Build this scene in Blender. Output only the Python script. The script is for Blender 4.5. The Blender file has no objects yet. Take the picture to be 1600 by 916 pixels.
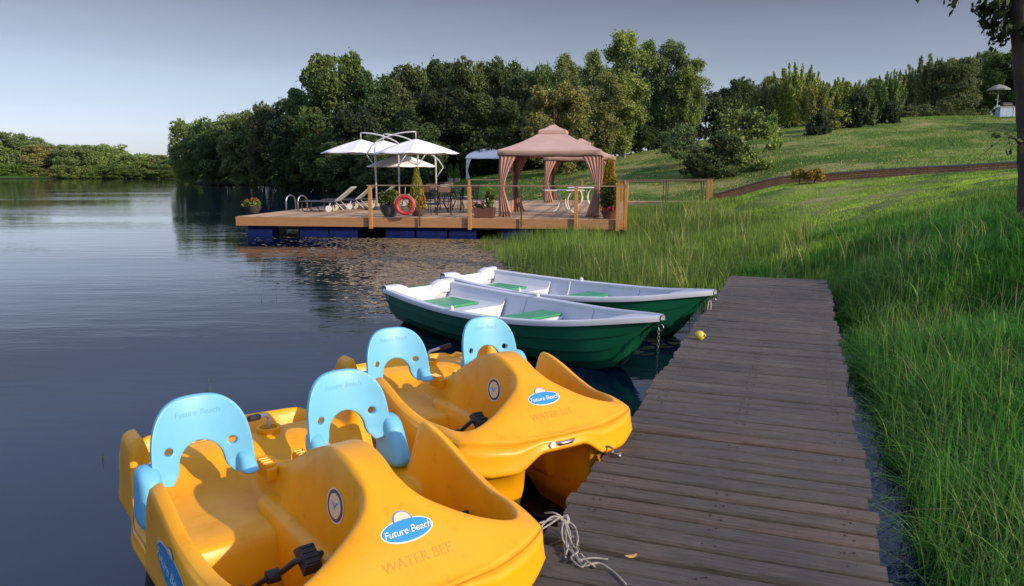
import bpy, bmesh, math, random
import numpy as np
from mathutils import Vector, Matrix
from mathutils.bvhtree import BVHTree

S = bpy.context.scene
COL = S.collection
R = math.radians
H = 1.95          # eye height over the water
F, HOR = 1200.0, 267.0
PITCH = math.atan((458 - HOR) / F)

# ------------------------------------------------------------ camera
cd = bpy.data.cameras.new("camera")
cam = bpy.data.objects.new("camera", cd); COL.objects.link(cam)
cd.sensor_width = 36.0
cd.lens = 36.0 * F / 1600.0
cd.clip_start = 0.05; cd.clip_end = 3000
cam.location = (0, 0, H)
cam.rotation_euler = (math.pi / 2 - PITCH, 0, 0)
S.camera = cam

# ------------------------------------------------------------ sky, sun, exposure
SUN_EL, SUN_AZ = R(23), R(124)      # azimuth clockwise from the view direction (+Y)
w = bpy.data.worlds.new("World"); S.world = w
w.use_nodes = True
nt = w.node_tree
bg = nt.nodes["Background"]
sky = nt.nodes.new("ShaderNodeTexSky"); sky.sky_type = 'NISHITA'
sky.sun_disc = False
sky.sun_elevation = SUN_EL; sky.sun_rotation = SUN_AZ
sky.air_density = 1.0; sky.dust_density = 0.7; sky.ozone_density = 2.0
hs = nt.nodes.new("ShaderNodeHueSaturation"); hs.inputs['Saturation'].default_value = 0.50
nt.links.new(sky.outputs[0], hs.inputs['Color'])
# lens vignette painted into the sky tint: pale at the horizon, grey-lavender above
_g = nt.nodes.new("ShaderNodeTexCoord"); _s = nt.nodes.new("ShaderNodeSeparateXYZ"); nt.links.new(_g.outputs['Generated'], _s.inputs[0])
_r = nt.nodes.new("ShaderNodeValToRGB"); _e = _r.color_ramp.elements
_e[1].position = 1.0; _e[1].color = (1.3, 1.4, 1.75, 1); _e[0].color = (.50, .52, .66, 1)
for _p, _c in ((.05, (.48, .50, .62)), (.10, (.42, .44, .52)), (.155, (.33, .335, .39)), (.21, (.26, .255, .295)), (.30, (.46, .50, .64)), (.5, (1.05, 1.15, 1.5))):
    _k = _e.new(_p); _k.color = (*_c, 1)
_n = nt.nodes.new("ShaderNodeTexNoise"); _n.inputs['Scale'].default_value = 2.2; _n.inputs['Detail'].default_value = 5
_mp = nt.nodes.new("ShaderNodeMapping"); _mp.inputs['Scale'].default_value = (.8, .8, 9); nt.links.new(_g.outputs['Generated'], _mp.inputs[0]); nt.links.new(_mp.outputs[0], _n.inputs['Vector'])
_a = nt.nodes.new("ShaderNodeMath"); _a.operation = 'MULTIPLY_ADD'; nt.links.new(_n.outputs[0], _a.inputs[0]); _a.inputs[1].default_value = .05; nt.links.new(_s.outputs[2], _a.inputs[2])
_a2 = nt.nodes.new("ShaderNodeMath"); _a2.operation = 'SUBTRACT'; nt.links.new(_a.outputs[0], _a2.inputs[0]); _a2.inputs[1].default_value = .025
nt.links.new(_a2.outputs[0], _r.inputs[0])
_m = nt.nodes.new("ShaderNodeMix"); _m.data_type = 'RGBA'; _m.blend_type = 'MULTIPLY'; _m.inputs[0].default_value = 1
nt.links.new(hs.outputs[0], _m.inputs[6]); nt.links.new(_r.outputs[0], _m.inputs[7]); nt.links.new(_m.outputs[2], bg.inputs[0])
bg.inputs[1].default_value = 0.15
sl = bpy.data.lights.new("sun", 'SUN'); sl.energy = 3.0; sl.angle = R(0.6); sl.color = (1.0, 0.80, 0.56)
sun = bpy.data.objects.new("sun", sl); COL.objects.link(sun)
sd = Vector((math.sin(SUN_AZ) * math.cos(SUN_EL), math.cos(SUN_AZ) * math.cos(SUN_EL), math.sin(SUN_EL)))
sun.rotation_euler = sd.to_track_quat('Z', 'Y').to_euler()
sun.location = (30, -10, 30)
S.view_settings.view_transform = 'Standard'; S.view_settings.look = 'None'
S.view_settings.exposure = 0.62; S.view_settings.gamma = 1.0
S.render.engine = 'CYCLES'
S.cycles.use_denoising = True
S.cycles.max_bounces = 6; S.cycles.transparent_max_bounces = 6
S.cycles.diffuse_bounces = 3; S.cycles.glossy_bounces = 4

# ------------------------------------------------------------ helpers
def P(px, py, z):
    """point of height z seen at a pixel of the 1600 px wide photograph"""
    c, s = math.cos(PITCH), math.sin(PITCH)
    dy = 458 - py
    d = Vector((px - 800, F * c + dy * s, -F * s + dy * c))
    t = (z - H) / d.z
    return Vector((d.x * t, d.y * t, z))
def PD(px, D, z=0.0):
    return Vector(((px - 800) / F * (D * math.cos(PITCH)), D, z))
def PX(px, py, D):         # the point at distance D (along Y) seen at a pixel
    z = zpix(py, D); return Vector(((px - 800) / F * (D * math.cos(PITCH) - (z - H) * math.sin(PITCH)), D, z))
def zpix(py, D):           # height seen at row py at distance D
    return H + D * math.tan(math.atan((458 - py) / F) - PITCH)

def tag(o, label=None, cat=None, group=None, kind=None):
    if label: o['label'] = label
    if cat: o['category'] = cat
    if group: o['group'] = group
    if kind: o['kind'] = kind
    return o
def empty(name, loc=(0, 0, 0), rz=0, label=None, cat=None, group=None):
    o = bpy.data.objects.new(name, None); COL.objects.link(o)
    o.location = loc; o.rotation_euler = (0, 0, rz); o.empty_display_size = .1
    return tag(o, label, cat, group)
def children(o): return [c for c in bpy.data.objects if c.parent == o]
def copy_tree(o, parent=None):
    kids = list(o.children)
    c = o.copy(); COL.objects.link(c); c.parent = parent
    for k in kids: copy_tree(k, c)
    return c

class MB:
    def __init__(s): s.v = []; s.f = []; s.m = Matrix.Identity(4)
    def add(s, vs, fs):
        b = len(s.v)
        s.v += [tuple(s.m @ Vector(v)) for v in vs]
        s.f += [tuple(b + i for i in f) for f in fs]
    def box(s, c, d, rz=0, rot=None, taper=1.0):
        M = (rot.to_4x4() if rot else Matrix.Rotation(rz, 4, 'Z'))
        M = Matrix.Translation(c) @ M
        x, y, z = d[0] / 2, d[1] / 2, d[2] / 2
        vs = [M @ Vector((sx * x * (taper if sz > 0 else 1), sy * y * (taper if sz > 0 else 1), sz * z)) for sz in (-1, 1) for sy in (-1, 1) for sx in (-1, 1)]
        s.add(vs, [(0, 2, 3, 1), (4, 5, 7, 6), (0, 1, 5, 4), (2, 6, 7, 3), (0, 4, 6, 2), (1, 3, 7, 5)])
    def bar(s, a, b, wd, ht=None):
        a, b = Vector(a), Vector(b); d = b - a
        q = d.to_track_quat('Y', 'Z').to_matrix()
        s.box((a + b) / 2, (wd, d.length, ht or wd), rot=q)
    def tube(s, pts, r, n=8, cap=True, close=False):
        pts = [Vector(p) for p in pts]
        rs = r if isinstance(r, (list, tuple)) else [r] * len(pts)
        vs = []; up = None
        for i, p in enumerate(pts):
            a = pts[i - 1] if (i > 0 or close) else p
            c = pts[(i + 1) % len(pts)] if (i < len(pts) - 1 or close) else p
            t = (c - a).normalized()
            if up is None:
                up = Vector((0, 0, 1)) if abs(t.z) < .9 else Vector((1, 0, 0))
            x = t.cross(up).normalized(); up = x.cross(t).normalized()
            for k in range(n):
                an = 2 * math.pi * k / n
                vs.append(p + (x * math.cos(an) + up * math.sin(an)) * rs[i])
        fs = []
        m = len(pts)
        for i in range(m if close else m - 1):
            for k in range(n):
                j = (i + 1) % m
                fs.append((i * n + k, i * n + (k + 1) % n, j * n + (k + 1) % n, j * n + k))
        if cap and not close:
            fs.append(tuple(reversed(range(n)))); fs.append(tuple((m - 1) * n + k for k in range(n)))
        s.add(vs, fs)
    def lathe(s, prof, n=24, c=(0, 0, 0)):
        vs = [(c[0] + r * math.cos(2 * math.pi * k / n), c[1] + r * math.sin(2 * math.pi * k / n), c[2] + z) for r, z in prof for k in range(n)]
        fs = [(i * n + k, i * n + (k + 1) % n, (i + 1) * n + (k + 1) % n, (i + 1) * n + k) for i in range(len(prof) - 1) for k in range(n)]
        s.add(vs, fs)
    def grid(s, rows, closeu=False):
        n = len(rows[0]); vs = [p for r in rows for p in r]
        fs = []
        for i in range(len(rows) - 1):
            for k in range(n if closeu else n - 1):
                fs.append((i * n + k, i * n + (k + 1) % n, (i + 1) * n + (k + 1) % n, (i + 1) * n + k))
        s.add(vs, fs)
    def build(s, name, mat, parent=None, smooth=False, bevel=0, angle=None, sub=0, solid=0, recalc=True):
        me = bpy.data.meshes.new(name)
        me.from_pydata(s.v, [], s.f)
        if recalc:
            bm = bmesh.new(); bm.from_mesh(me)
            bmesh.ops.recalc_face_normals(bm, faces=bm.faces)
            bm.to_mesh(me); bm.free()
        me.materials.append(mat)
        o = bpy.data.objects.new(name, me); COL.objects.link(o); o.parent = parent
        if solid:
            m = o.modifiers.new("s", 'SOLIDIFY'); m.thickness = solid; m.offset = 0
        if bevel:
            m = o.modifiers.new("b", 'BEVEL'); m.width = bevel; m.segments = 2; m.limit_method = 'ANGLE'; m.angle_limit = R(40)
        if sub:
            m = o.modifiers.new("u", 'SUBSURF'); m.levels = sub; m.render_levels = sub
        if smooth:
            me.polygons.foreach_set('use_smooth', [True] * len(me.polygons))
            if angle: me.set_sharp_from_angle(angle=R(angle))
        return o

def np_mesh(name, V, mat, parent=None, rnd=None, smooth=False, tri_tip=False):
    """V: (n, k, 3) polygons of k corners each, as one mesh; rnd = per-face value"""
    n, k = V.shape[:2]
    me = bpy.data.meshes.new(name)
    me.vertices.add(n * k); me.vertices.foreach_set('co', V.reshape(-1).astype(np.float32))
    me.loops.add(n * k); me.loops.foreach_set('vertex_index', np.arange(n * k, dtype=np.int32))
    me.polygons.add(n); me.polygons.foreach_set('loop_start', np.arange(0, n * k, k, dtype=np.int32))
    me.update(calc_edges=True)
    if rnd is not None:
        a = me.attributes.new('rnd', 'FLOAT', 'FACE'); a.data.foreach_set('value', rnd.astype(np.float32))
    me.materials.append(mat)
    o = bpy.data.objects.new(name, me); COL.objects.link(o); o.parent = parent
    return o

# ------------------------------------------------------------ materials
def new_mat(name):
    m = bpy.data.materials.new(name); m.use_nodes = True
    return m, m.node_tree, m.node_tree.nodes["Principled BSDF"]
def lk(nt, a, b): nt.links.new(a, b)
def noise(nt, scale, detail=4, coord='Object', rough=.55, vec=None, sc=(1, 1, 1)):
    tc = nt.nodes.new("ShaderNodeTexCoord"); mp = nt.nodes.new("ShaderNodeMapping")
    mp.inputs['Scale'].default_value = sc
    lk(nt, tc.outputs[coord], mp.inputs[0])
    n = nt.nodes.new("ShaderNodeTexNoise"); n.inputs['Scale'].default_value = scale; n.inputs['Detail'].default_value = detail
    n.inputs['Roughness'].default_value = rough
    lk(nt, mp.outputs[0], n.inputs['Vector'])
    return n
def ramp(nt, fac, stops):
    r = nt.nodes.new("ShaderNodeValToRGB"); el = r.color_ramp.elements
    while len(el) < len(stops): el.new(0.5)
    for e, (p, c) in zip(el, stops):
        e.position = p; e.color = (*c, 1) if len(c) == 3 else c
    lk(nt, fac, r.inputs[0]); return r
def bump(nt, h, strength, dist, bs):
    b = nt.nodes.new("ShaderNodeBump"); b.inputs['Strength'].default_value = strength; b.inputs['Distance'].default_value = dist
    lk(nt, h, b.inputs['Height']); lk(nt, b.outputs[0], bs.inputs['Normal']); return b
def mixc(nt, fac, a, b, mode='MIX'):
    m = nt.nodes.new("ShaderNodeMix"); m.data_type = 'RGBA'; m.blend_type = mode
    for s_, v in ((0, fac), (6, a), (7, b)):
        if hasattr(v, 'is_linked'): lk(nt, v, m.inputs[s_])
        else: m.inputs[s_].default_value = v if s_ == 0 else (*v, 1)
    return m.outputs[2]
def simple(name, col, rough=.5, metal=0, var=.12, scale=6, bmp=0, bscale=60, spec=.5, sc=(1, 1, 1)):
    m, nt, b = new_mat(name)
    n = noise(nt, scale, 5, sc=sc)
    c1 = tuple(x * (1 - var) for x in col); c2 = tuple(min(1, x * (1 + var)) for x in col)
    r = ramp(nt, n.outputs[0], [(.3, c1), (.7, c2)])
    lk(nt, r.outputs[0], b.inputs['Base Color'])
    b.inputs['Roughness'].default_value = rough; b.inputs['Metallic'].default_value = metal
    b.inputs['Specular IOR Level'].default_value = spec
    if bmp:
        n2 = noise(nt, bscale, 3, sc=sc); bump(nt, n2.outputs[0], bmp, .01, b)
    return m
def wood(name, c1, c2, c3, grain=(1, 14, 14), rough=.8, per='rnd', spec=.3, bmp=.5):
    m, nt, b = new_mat(name)
    n = noise(nt, 3.2, 8, sc=grain, rough=.7)
    r = ramp(nt, n.outputs[0], [(.25, c1), (.5, c2), (.78, c3)])
    g = nt.nodes.new("ShaderNodeNewGeometry")
    v = ramp(nt, g.outputs['Random Per Island'], [(0, (.62, .62, .62)), (.5, (1, 1, 1)), (1, (1.25, 1.2, 1.15))])
    col = mixc(nt, 1.0, r.outputs[0], v.outputs[0], 'MULTIPLY')
    lk(nt, col, b.inputs['Base Color'])
    b.inputs['Roughness'].default_value = rough; b.inputs['Specular IOR Level'].default_value = spec
    bump(nt, n.outputs[0], bmp, .01, b)
    return m
def leafmat(name, attr_color=True, col=(.06, .1, .02), trans=.3, lo=.55, hi=1.5, rough=.6):
    m, nt, b = new_mat(name)
    if attr_color:
        oi = nt.nodes.new("ShaderNodeObjectInfo"); base = oi.outputs['Color']
    else:
        rg = nt.nodes.new("ShaderNodeRGB"); rg.outputs[0].default_value = (*col, 1); base = rg.outputs[0]
    at = nt.nodes.new("ShaderNodeAttribute"); at.attribute_name = 'rnd'
    v = ramp(nt, at.outputs['Fac'], [(0, (lo, lo, lo)), (.6, (1, 1, 1)), (1, (hi * 1.1, hi, hi * .7))])
    c = mixc(nt, 1.0, base, v.outputs[0], 'MULTIPLY')
    lk(nt, c, b.inputs['Base Color']); b.inputs['Roughness'].default_value = rough
    b.inputs['Specular IOR Level'].default_value = .25
    tr = nt.nodes.new("ShaderNodeBsdfTranslucent"); lk(nt, c, tr.inputs[0])
    mx = nt.nodes.new("ShaderNodeMixShader"); mx.inputs[0].default_value = trans
    lk(nt, b.outputs[0], mx.inputs[1]); lk(nt, tr.outputs[0], mx.inputs[2])
    lk(nt, mx.outputs[0], nt.nodes["Material Output"].inputs[0])
    return m

M = {}
M['leaf'] = leafmat('leaf', trans=.28)
M['bark'] = simple('bark', (.07, .05, .035), .95, var=.45, scale=8, bmp=1, bscale=25, sc=(1, 1, .25))
M['birch_bark'] = simple('birch_bark', (.3, .28, .25), .9, var=.6, scale=3, sc=(.5, .5, 3))
M['blade'] = leafmat('blade', trans=.35, lo=.45, hi=1.6)
def pedal_mat():
    m, nt, b = new_mat('pedalo_yellow_plastic')
    n = noise(nt, 2.2, 4); r = ramp(nt, n.outputs[0], [(.3, (.73, .295, .003)), (.6, (.83, .375, .004)), (.75, (.85, .40, .02))])
    n2 = noise(nt, 9, 8, rough=.75); r2 = ramp(nt, n2.outputs[0], [(.30, (.62, .56, .5)), (.42, (1, 1, 1)), (1, (1, 1, 1))])
    n3 = noise(nt, 60, 3, sc=(1, .12, 1)); r3 = ramp(nt, n3.outputs[0], [(.0, (.8, .8, .8)), (.27, (.82, .8, .78)), (.31, (1, 1, 1))])
    c = mixc(nt, .55, r.outputs[0], r2.outputs[0], 'MULTIPLY'); c = mixc(nt, .7, c, r3.outputs[0], 'MULTIPLY')
    # dirty water line
    tc = nt.nodes.new("ShaderNodeTexCoord"); sp = nt.nodes.new("ShaderNodeSeparateXYZ"); lk(nt, tc.outputs['Object'], sp.inputs[0])
    ad = nt.nodes.new("ShaderNodeMath"); ad.operation = 'MULTIPLY_ADD'; lk(nt, n2.outputs[0], ad.inputs[0]); ad.inputs[1].default_value = .12; lk(nt, sp.outputs[2], ad.inputs[2])
    r4 = ramp(nt, ad.outputs[0], [(.10, (.35, .30, .2)), (.18, (1, 1, 1))]); c = mixc(nt, 1.0, c, r4.outputs[0], 'MULTIPLY')
    lk(nt, c, b.inputs['Base Color'])
    rr = ramp(nt, n2.outputs[0], [(.3, (.55, .55, .55)), (.6, (.31, .31, .31))]); lk(nt, rr.outputs[0], b.inputs['Roughness'])
    b.inputs['Specular IOR Level'].default_value = .38
    n4 = noise(nt, 260, 2); bump(nt, n4.outputs[0], .07, .01, b)
    return m
M['pedal_yellow'] = pedal_mat()
M['seat_blue'] = simple('seat_blue_plastic', (.15, .46, .67), .40, var=.05, scale=4, bmp=.05, bscale=200, spec=.35)
M['seat_emboss_shade'] = simple('seat_emboss_shade', (.10, .385, .59), .5)
M['black_plastic'] = simple('black_plastic', (.02, .02, .022), .5, bmp=.4, bscale=150)
M['deco_white'] = simple('decal_white', (.75, .74, .68), .4, var=.03)
M['deco_cream'] = simple('decal_cream', (.72, .6, .38), .4, var=.05)
M['deco_blue'] = simple('decal_blue', (.03, .25, .52), .35, var=.05)
M['deco_navy'] = simple('decal_navy', (.015, .03, .12), .4, var=.05)
M['steel'] = simple('steel', (.45, .45, .44), .3, 1, var=.1)
M['grey_metal'] = simple('grey_painted_metal', (.5, .5, .5), .4, var=.05)
M['chain'] = simple('galvanised_chain', (.25, .24, .23), .45, .8, var=.3, scale=30)
M['boat_green'] = simple('boat_green_gelcoat', (.008, .105, .05), .25, var=.15, scale=2)
M['boat_white'] = simple('boat_white_gelcoat', (.56, .58, .62), .35, var=.06, scale=3)
M['bench_green'] = simple('bench_green', (.03, .27, .10), .4, var=.15, scale=5)
M['dock_wood'] = None
M['rust'] = simple('rusty_nail', (.05, .025, .015), .8, .3)
M['deck_wood'] = wood('deck_boards', (.30, .20, .125), (.40, .27, .17), (.5, .35, .22), grain=(14, .6, 14))
M['post_wood'] = wood('post_wood', (.36, .17, .055), (.5, .25, .08), (.6, .32, .11), grain=(12, 12, 1))
M['fascia_wood'] = wood('fascia_wood', (.30, .15, .07), (.42, .22, .10), (.5, .28, .13), grain=(.6, 10, 10))
M['rope'] = simple('rope', (.42, .40, .35), .9, var=.3, scale=40, bmp=1, bscale=300)
M['canvas_white'] = simple('canvas_white', (.78, .78, .79), .85, var=.03, bmp=.2, bscale=30)
M['canvas_mauve'] = simple('canvas_mauve', (.48, .315, .265), .9, var=.08, scale=2, bmp=.2, bscale=30)
M['drape_mauve'] = simple('drape_mauve', (.44, .24, .18), .9, var=.15, scale=8, sc=(4, 4, .5))
M['dark_metal'] = simple('dark_metal', (.03, .025, .022), .5, .3)
M['brown_metal'] = simple('brown_metal', (.10, .055, .035), .5, .2)
M['float_blue'] = simple('float_blue_plastic', (.008, .03, .24), .35, var=.3, scale=4)
M['red_ring'] = simple('ring_red', (.45, .035, .03), .5, var=.15)
M['pot_dark'] = simple('pot_dark', (.045, .045, .05), .6)
M['pot_brown'] = simple('pot_brown', (.12, .045, .03), .6)
M['pot_pale'] = simple('pot_pale', (.35, .3, .25), .8)
M['sling_dark'] = simple('sling_dark', (.05, .05, .065), .7)
M['sling_brown'] = simple('sling_brown', (.14, .07, .05), .8)
M['cushion'] = simple('cushion', (.5, .5, .48), .9)
M['white_plastic'] = simple('white_plastic', (.72, .70, .66), .4, var=.04)
M['yellow_plastic'] = simple('yellow_plastic', (.55, .5, .05), .5)
M['dry_leaf'] = simple('dry_leaf', (.5, .28, .08), .8, var=.3, scale=30)
M['brick'] = None
M['dark_wood'] = simple('dark_wood', (.04, .03, .025), .8)
M['grey_cap'] = simple('grey_capping', (.22, .2, .185), .85, var=.25, scale=4)
# ------------------------------------------------------------ dock frame of reference
DL0, DL1 = P(797, 916, .4), P(1140, 433, .4)
DR0, DR1 = P(1385, 916, .4), P(1293, 437, .4)
dd = ((DL1 - DL0).normalized() + (DR1 - DR0).normalized()).normalized()       # along the dock
dn = Vector((dd.y, -dd.x, 0))                                                # to its right
dw = ((DR0 - DL0).dot(dn) + (DR1 - DL1).dot(dn)) / 2
DO = (DL0 + DL1) / 2 ; DO = DO - dd * (DO.dot(dd))                          # left edge, foot of the perpendicular from the camera
dend = ((DL1 - DO).dot(dd) + (DR1 - DO).dot(dd)) / 2
print("dock width", dw, "end", dend, "dir", dd, "DO", DO)
def DK(s, t, z=0): return Vector((DO.x + dd.x * s + dn.x * t, DO.y + dd.y * s + dn.y * t, z))   # s along, t across (0..dw)

# ------------------------------------------------------------ terrain
def _cp():
    c = []
    def a(px, D, z): c.append(((px - 800) / F * D, D, z))
    # lake bed
    for px, D in ((-200, 8), (100, 8), (400, 8), (700, 9), (-300, 30), (100, 30), (450, 24), (100, 80), (-400, 90), (250, 130), (-300, 180), (150, 175), (640, 6), (560, 40), (600, 30), (900, 6.5), (700, 14)):
        a(px, D, -1.0)
    c.append((-8, -8, -1)); c.append((-30, -30, -1)); c.append((-2, 0, -.9))
    # shallow weed bed
    for px, D, z in ((760, 18, -.4), (900, 13, -.35), (1000, 10.5, -.3), (700, 26, -.8), (900, 19, -.25), (1100, 12, -.12), (1220, 12.5, -.04)):
        a(px, D, z)
    for s in (-2, -.5, 1, 2.5, 4, 5.5, 7, 8.5, 10):       # along the right side of the dock
        p = DK(s, dw - .9); c.append((p.x, p.y, -.55))
        p = DK(s, dw + .42); c.append((p.x, p.y, .02)); p = DK(s, dw + 1.4); c.append((p.x, p.y, .32))
    for px, D, z in ((1040, 20, .05), (1000, 24, .15), (1060, 28, .45), (1115, 34, .62), (1000, 34, .35), (1130, 20, .35), (1200, 16, .3), (1250, 20, .6), (1330, 16, .75),
                     (1400, 11, .52), (1500, 9, .70), (1500, 14, 1.05), (1600, 11, 1.20), (1600, 15, 1.5), (1590, 19, 1.75), (1900, 12, 1.7), (2400, 10, 1.8),
                     (1160, 32, .95), (1200, 29, 1.3), (1290, 28, 1.52), (1380, 27, 1.72), (1450, 26, 1.85), (1590, 24, 2.02), (1800, 22, 2.2),
                     (1590, 40, 3.3), (1400, 42, 3.2), (1250, 42, 2.6), (1100, 42, 1.6), (960, 42, 1.1), (860, 40, .6),
                     (1590, 62, 6.2), (1400, 62, 6.0), (1250, 62, 5.3), (1120, 60, 4.3), (1000, 58, 3.0), (900, 56, 2.0), (840, 52, 1.2),
                     (1700, 110, 8), (1300, 110, 7), (1000, 100, 4), (2600, 60, 6), (2600, 25, 3.5),
                     (700, 58, .6), (620, 72, .5), (520, 88, .5), (420, 104, .4), (320, 112, .3), (800, 90, 2), (650, 110, 2), (450, 130, 1.5), (330, 150, .3),
                     (640, 58, -.6), (560, 68, -.7), (460, 85, -.7), (360, 98, -.7), (270, 112, -.8), (700, 46, -.5), (780, 38, -.4), (840, 44, .4)):
        a(px, D, z)
    c += [(5, 0, .9), (8, 3, 1.2), (14, -4, 1.6), (4, -6, .8), (20, -20, 2), (1.2, -5, -.4), (-3, -18, -.8), (40, -30, 3)]
    return np.array(c)
CP = _cp()
def _U(r2): return np.where(r2 > 1e-9, r2 * np.log(np.maximum(r2, 1e-9)), 0)
def _warp(x, y):                       # compress far distances so that the spline stays tame
    r = np.sqrt(x * x + y * y) + 1e-6
    k = np.log1p(r / 6) * 6 / r
    return x * k, y * k
_cx, _cy = _warp(CP[:, 0], CP[:, 1])
_K = _U((_cx[:, None] - _cx) ** 2 + (_cy[:, None] - _cy) ** 2) + np.eye(len(CP)) * .01
_Pm = np.stack([np.ones(len(CP)), _cx, _cy], 1)
_A = np.block([[_K, _Pm], [_Pm.T, np.zeros((3, 3))]])
_W = np.linalg.solve(_A, np.concatenate([CP[:, 2], [0, 0, 0]]))
def terr(x, y):
    x = np.atleast_1d(np.asarray(x, float)); y = np.atleast_1d(np.asarray(y, float))
    wx, wy = _warp(x, y)
    out = np.empty(len(x))
    for i in range(0, len(x), 20000):
        a, b = wx[i:i + 20000], wy[i:i + 20000]
        out[i:i + 20000] = _U((a[:, None] - _cx) ** 2 + (b[:, None] - _cy) ** 2) @ _W[:-3] + _W[-3] + _W[-2] * a + _W[-1] * b
    out = np.clip(out, -1.3, 8.5)
    # far bank of the lake
    edge = 187 + 6 * np.sin(x * .05) + 3 * np.sin(x * .17)
    bank = np.clip((y - edge) / 5, -1, 1) * .9 + np.clip((y - edge - 10) / 60, 0, 1) * 3
    out = np.where(y > 165, np.maximum(out * np.clip((x + 70) / 40, 0, 1) - (1 - np.clip((x + 70) / 40, 0, 1)), bank), out)
    return out
def tz(x, y): return float(terr([x], [y])[0])

def ground_mat():
    m, nt, b = new_mat('ground')
    n1 = noise(nt, .22, 5); n2 = noise(nt, 7, 6); n3 = noise(nt, 1.3, 4, sc=(.35, 1.6, 1))
    mown = ramp(nt, n3.outputs[0], [(.3, (.13, .17, .04)), (.5, (.22, .23, .07)), (.68, (.32, .28, .12))])
    wild = ramp(nt, n2.outputs[0], [(.3, (.030, .075, .010)), (.7, (.075, .15, .022))])
    f = ramp(nt, n1.outputs[0], [(.44, (0, 0, 0)), (.56, (1, 1, 1))])
    at = nt.nodes.new("ShaderNodeAttribute"); at.attribute_name = 'lawn'
    mu = nt.nodes.new("ShaderNodeMath"); mu.operation = 'MULTIPLY'
    lk(nt, at.outputs['Fac'], mu.inputs[0]); lk(nt, f.outputs[0], mu.inputs[1])
    c = mixc(nt, mu.outputs[0], wild.outputs[0], mown.outputs[0])
    # mud near and below the water line
    g = nt.nodes.new("ShaderNodeNewGeometry"); sp = nt.nodes.new("ShaderNodeSeparateXYZ"); lk(nt, g.outputs['Position'], sp.inputs[0])
    mr = nt.nodes.new("ShaderNodeMapRange"); mr.inputs[1].default_value = .05; mr.inputs[2].default_value = .5
    lk(nt, sp.outputs[2], mr.inputs[0])
    c = mixc(nt, mr.outputs[0], (.02, .022, .012), c)
    lk(nt, c, b.inputs['Base Color']); b.inputs['Roughness'].default_value = .95; b.inputs['Specular IOR Level'].default_value = .1
    n4 = noise(nt, 14, 6); bump(nt, n4.outputs[0], 1, .08, b)
    return m
def build_ground():
    th = np.concatenate([np.linspace(-50, 50, 260), np.linspace(52, 308, 90)])
    th = np.radians(th)
    rr = np.concatenate([[0.3], np.geomspace(.8, 330, 300), [500, 1200]])
    X = np.outer(rr, np.sin(th)); Y = np.outer(rr, np.cos(th))
    x, y = X.ravel(), Y.ravel()
    z = terr(x, y)
    rng = np.random.default_rng(3)
    z = z + np.where(z > .1, .035 * np.sin(x * 2.1 + 1) * np.sin(y * 1.7) + .02 * np.sin(x * 5.1) * np.cos(y * 4.3), 0)
    nr, ntt = X.shape
    i, j = np.meshgrid(np.arange(nr - 1), np.arange(ntt), indexing='ij'); j2 = (j + 1) % ntt
    f = np.stack([i * ntt + j, i * ntt + j2, (i + 1) * ntt + j2, (i + 1) * ntt + j], -1).reshape(-1, 4)
    me = bpy.data.meshes.new('ground'); me.from_pydata(np.stack([x, y, z], 1).tolist(), [], f.tolist())
    lawn = np.clip((y - 24.5 - np.maximum(0, (12 - x)) * .4) / 2, 0, 1) * np.clip((x - 3) / 3, 0, 1)
    lawn = np.maximum(lawn, np.clip((y - 15.5) / 3, 0, 1) * np.clip((x - 7) / 2, 0, 1))
    a = me.attributes.new('lawn', 'FLOAT', 'POINT'); a.data.foreach_set('value', lawn.astype(np.float32))
    me.polygons.foreach_set('use_smooth', [True] * len(me.polygons))
    me.materials.append(ground_mat())
    o = bpy.data.objects.new('ground', me); COL.objects.link(o)
    bm = bmesh.new(); bm.from_mesh(me); bmesh.ops.recalc_face_normals(bm, faces=bm.faces)
    if sum(f.normal.z for f in bm.faces) < 0: bmesh.ops.reverse_faces(bm, faces=bm.faces)
    bm.to_mesh(me); bm.free()
    tag(o, kind='structure')
build_ground()

def water_mat():
    m, nt, b = new_mat('water')
    b.inputs['Base Color'].default_value = (.003, .010, .026, 1)
    b.inputs['Roughness'].default_value = .02; b.inputs['IOR'].default_value = 1.333
    b.inputs['Specular IOR Level'].default_value = .5
    n1 = noise(nt, 1.1, 3, sc=(.6, 1.7, 1)); n2 = noise(nt, 5.5, 3, sc=(.5, 1.5, 1)); n3 = noise(nt, .12, 2, sc=(.4, 1.2, 1))
    # ripples stronger in patches
    r3 = ramp(nt, n3.outputs[0], [(.4, (.25, .25, .25)), (.62, (1, 1, 1))])
    a = nt.nodes.new("ShaderNodeMath"); a.operation = 'MULTIPLY'; lk(nt, n2.outputs[0], a.inputs[0]); a.inputs[1].default_value = .22
    s_ = nt.nodes.new("ShaderNodeMath"); s_.operation = 'ADD'; lk(nt, n1.outputs[0], s_.inputs[0]); lk(nt, a.outputs[0], s_.inputs[1])
    mm = nt.nodes.new("ShaderNodeMath"); mm.operation = 'MULTIPLY'; lk(nt, s_.outputs[0], mm.inputs[0]); lk(nt, r3.outputs[0], mm.inputs[1])
    bump(nt, mm.outputs[0], .15, .10, b)
    return m
def build_water():
    mb = MB(); N = 12
    mb.add([(-700, -500, 0), (700, -500, 0), (700, 900, 0), (-700, 900, 0)], [(0, 1, 2, 3)])
    tag(mb.build('water', water_mat()), kind='structure')
build_water()
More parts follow.
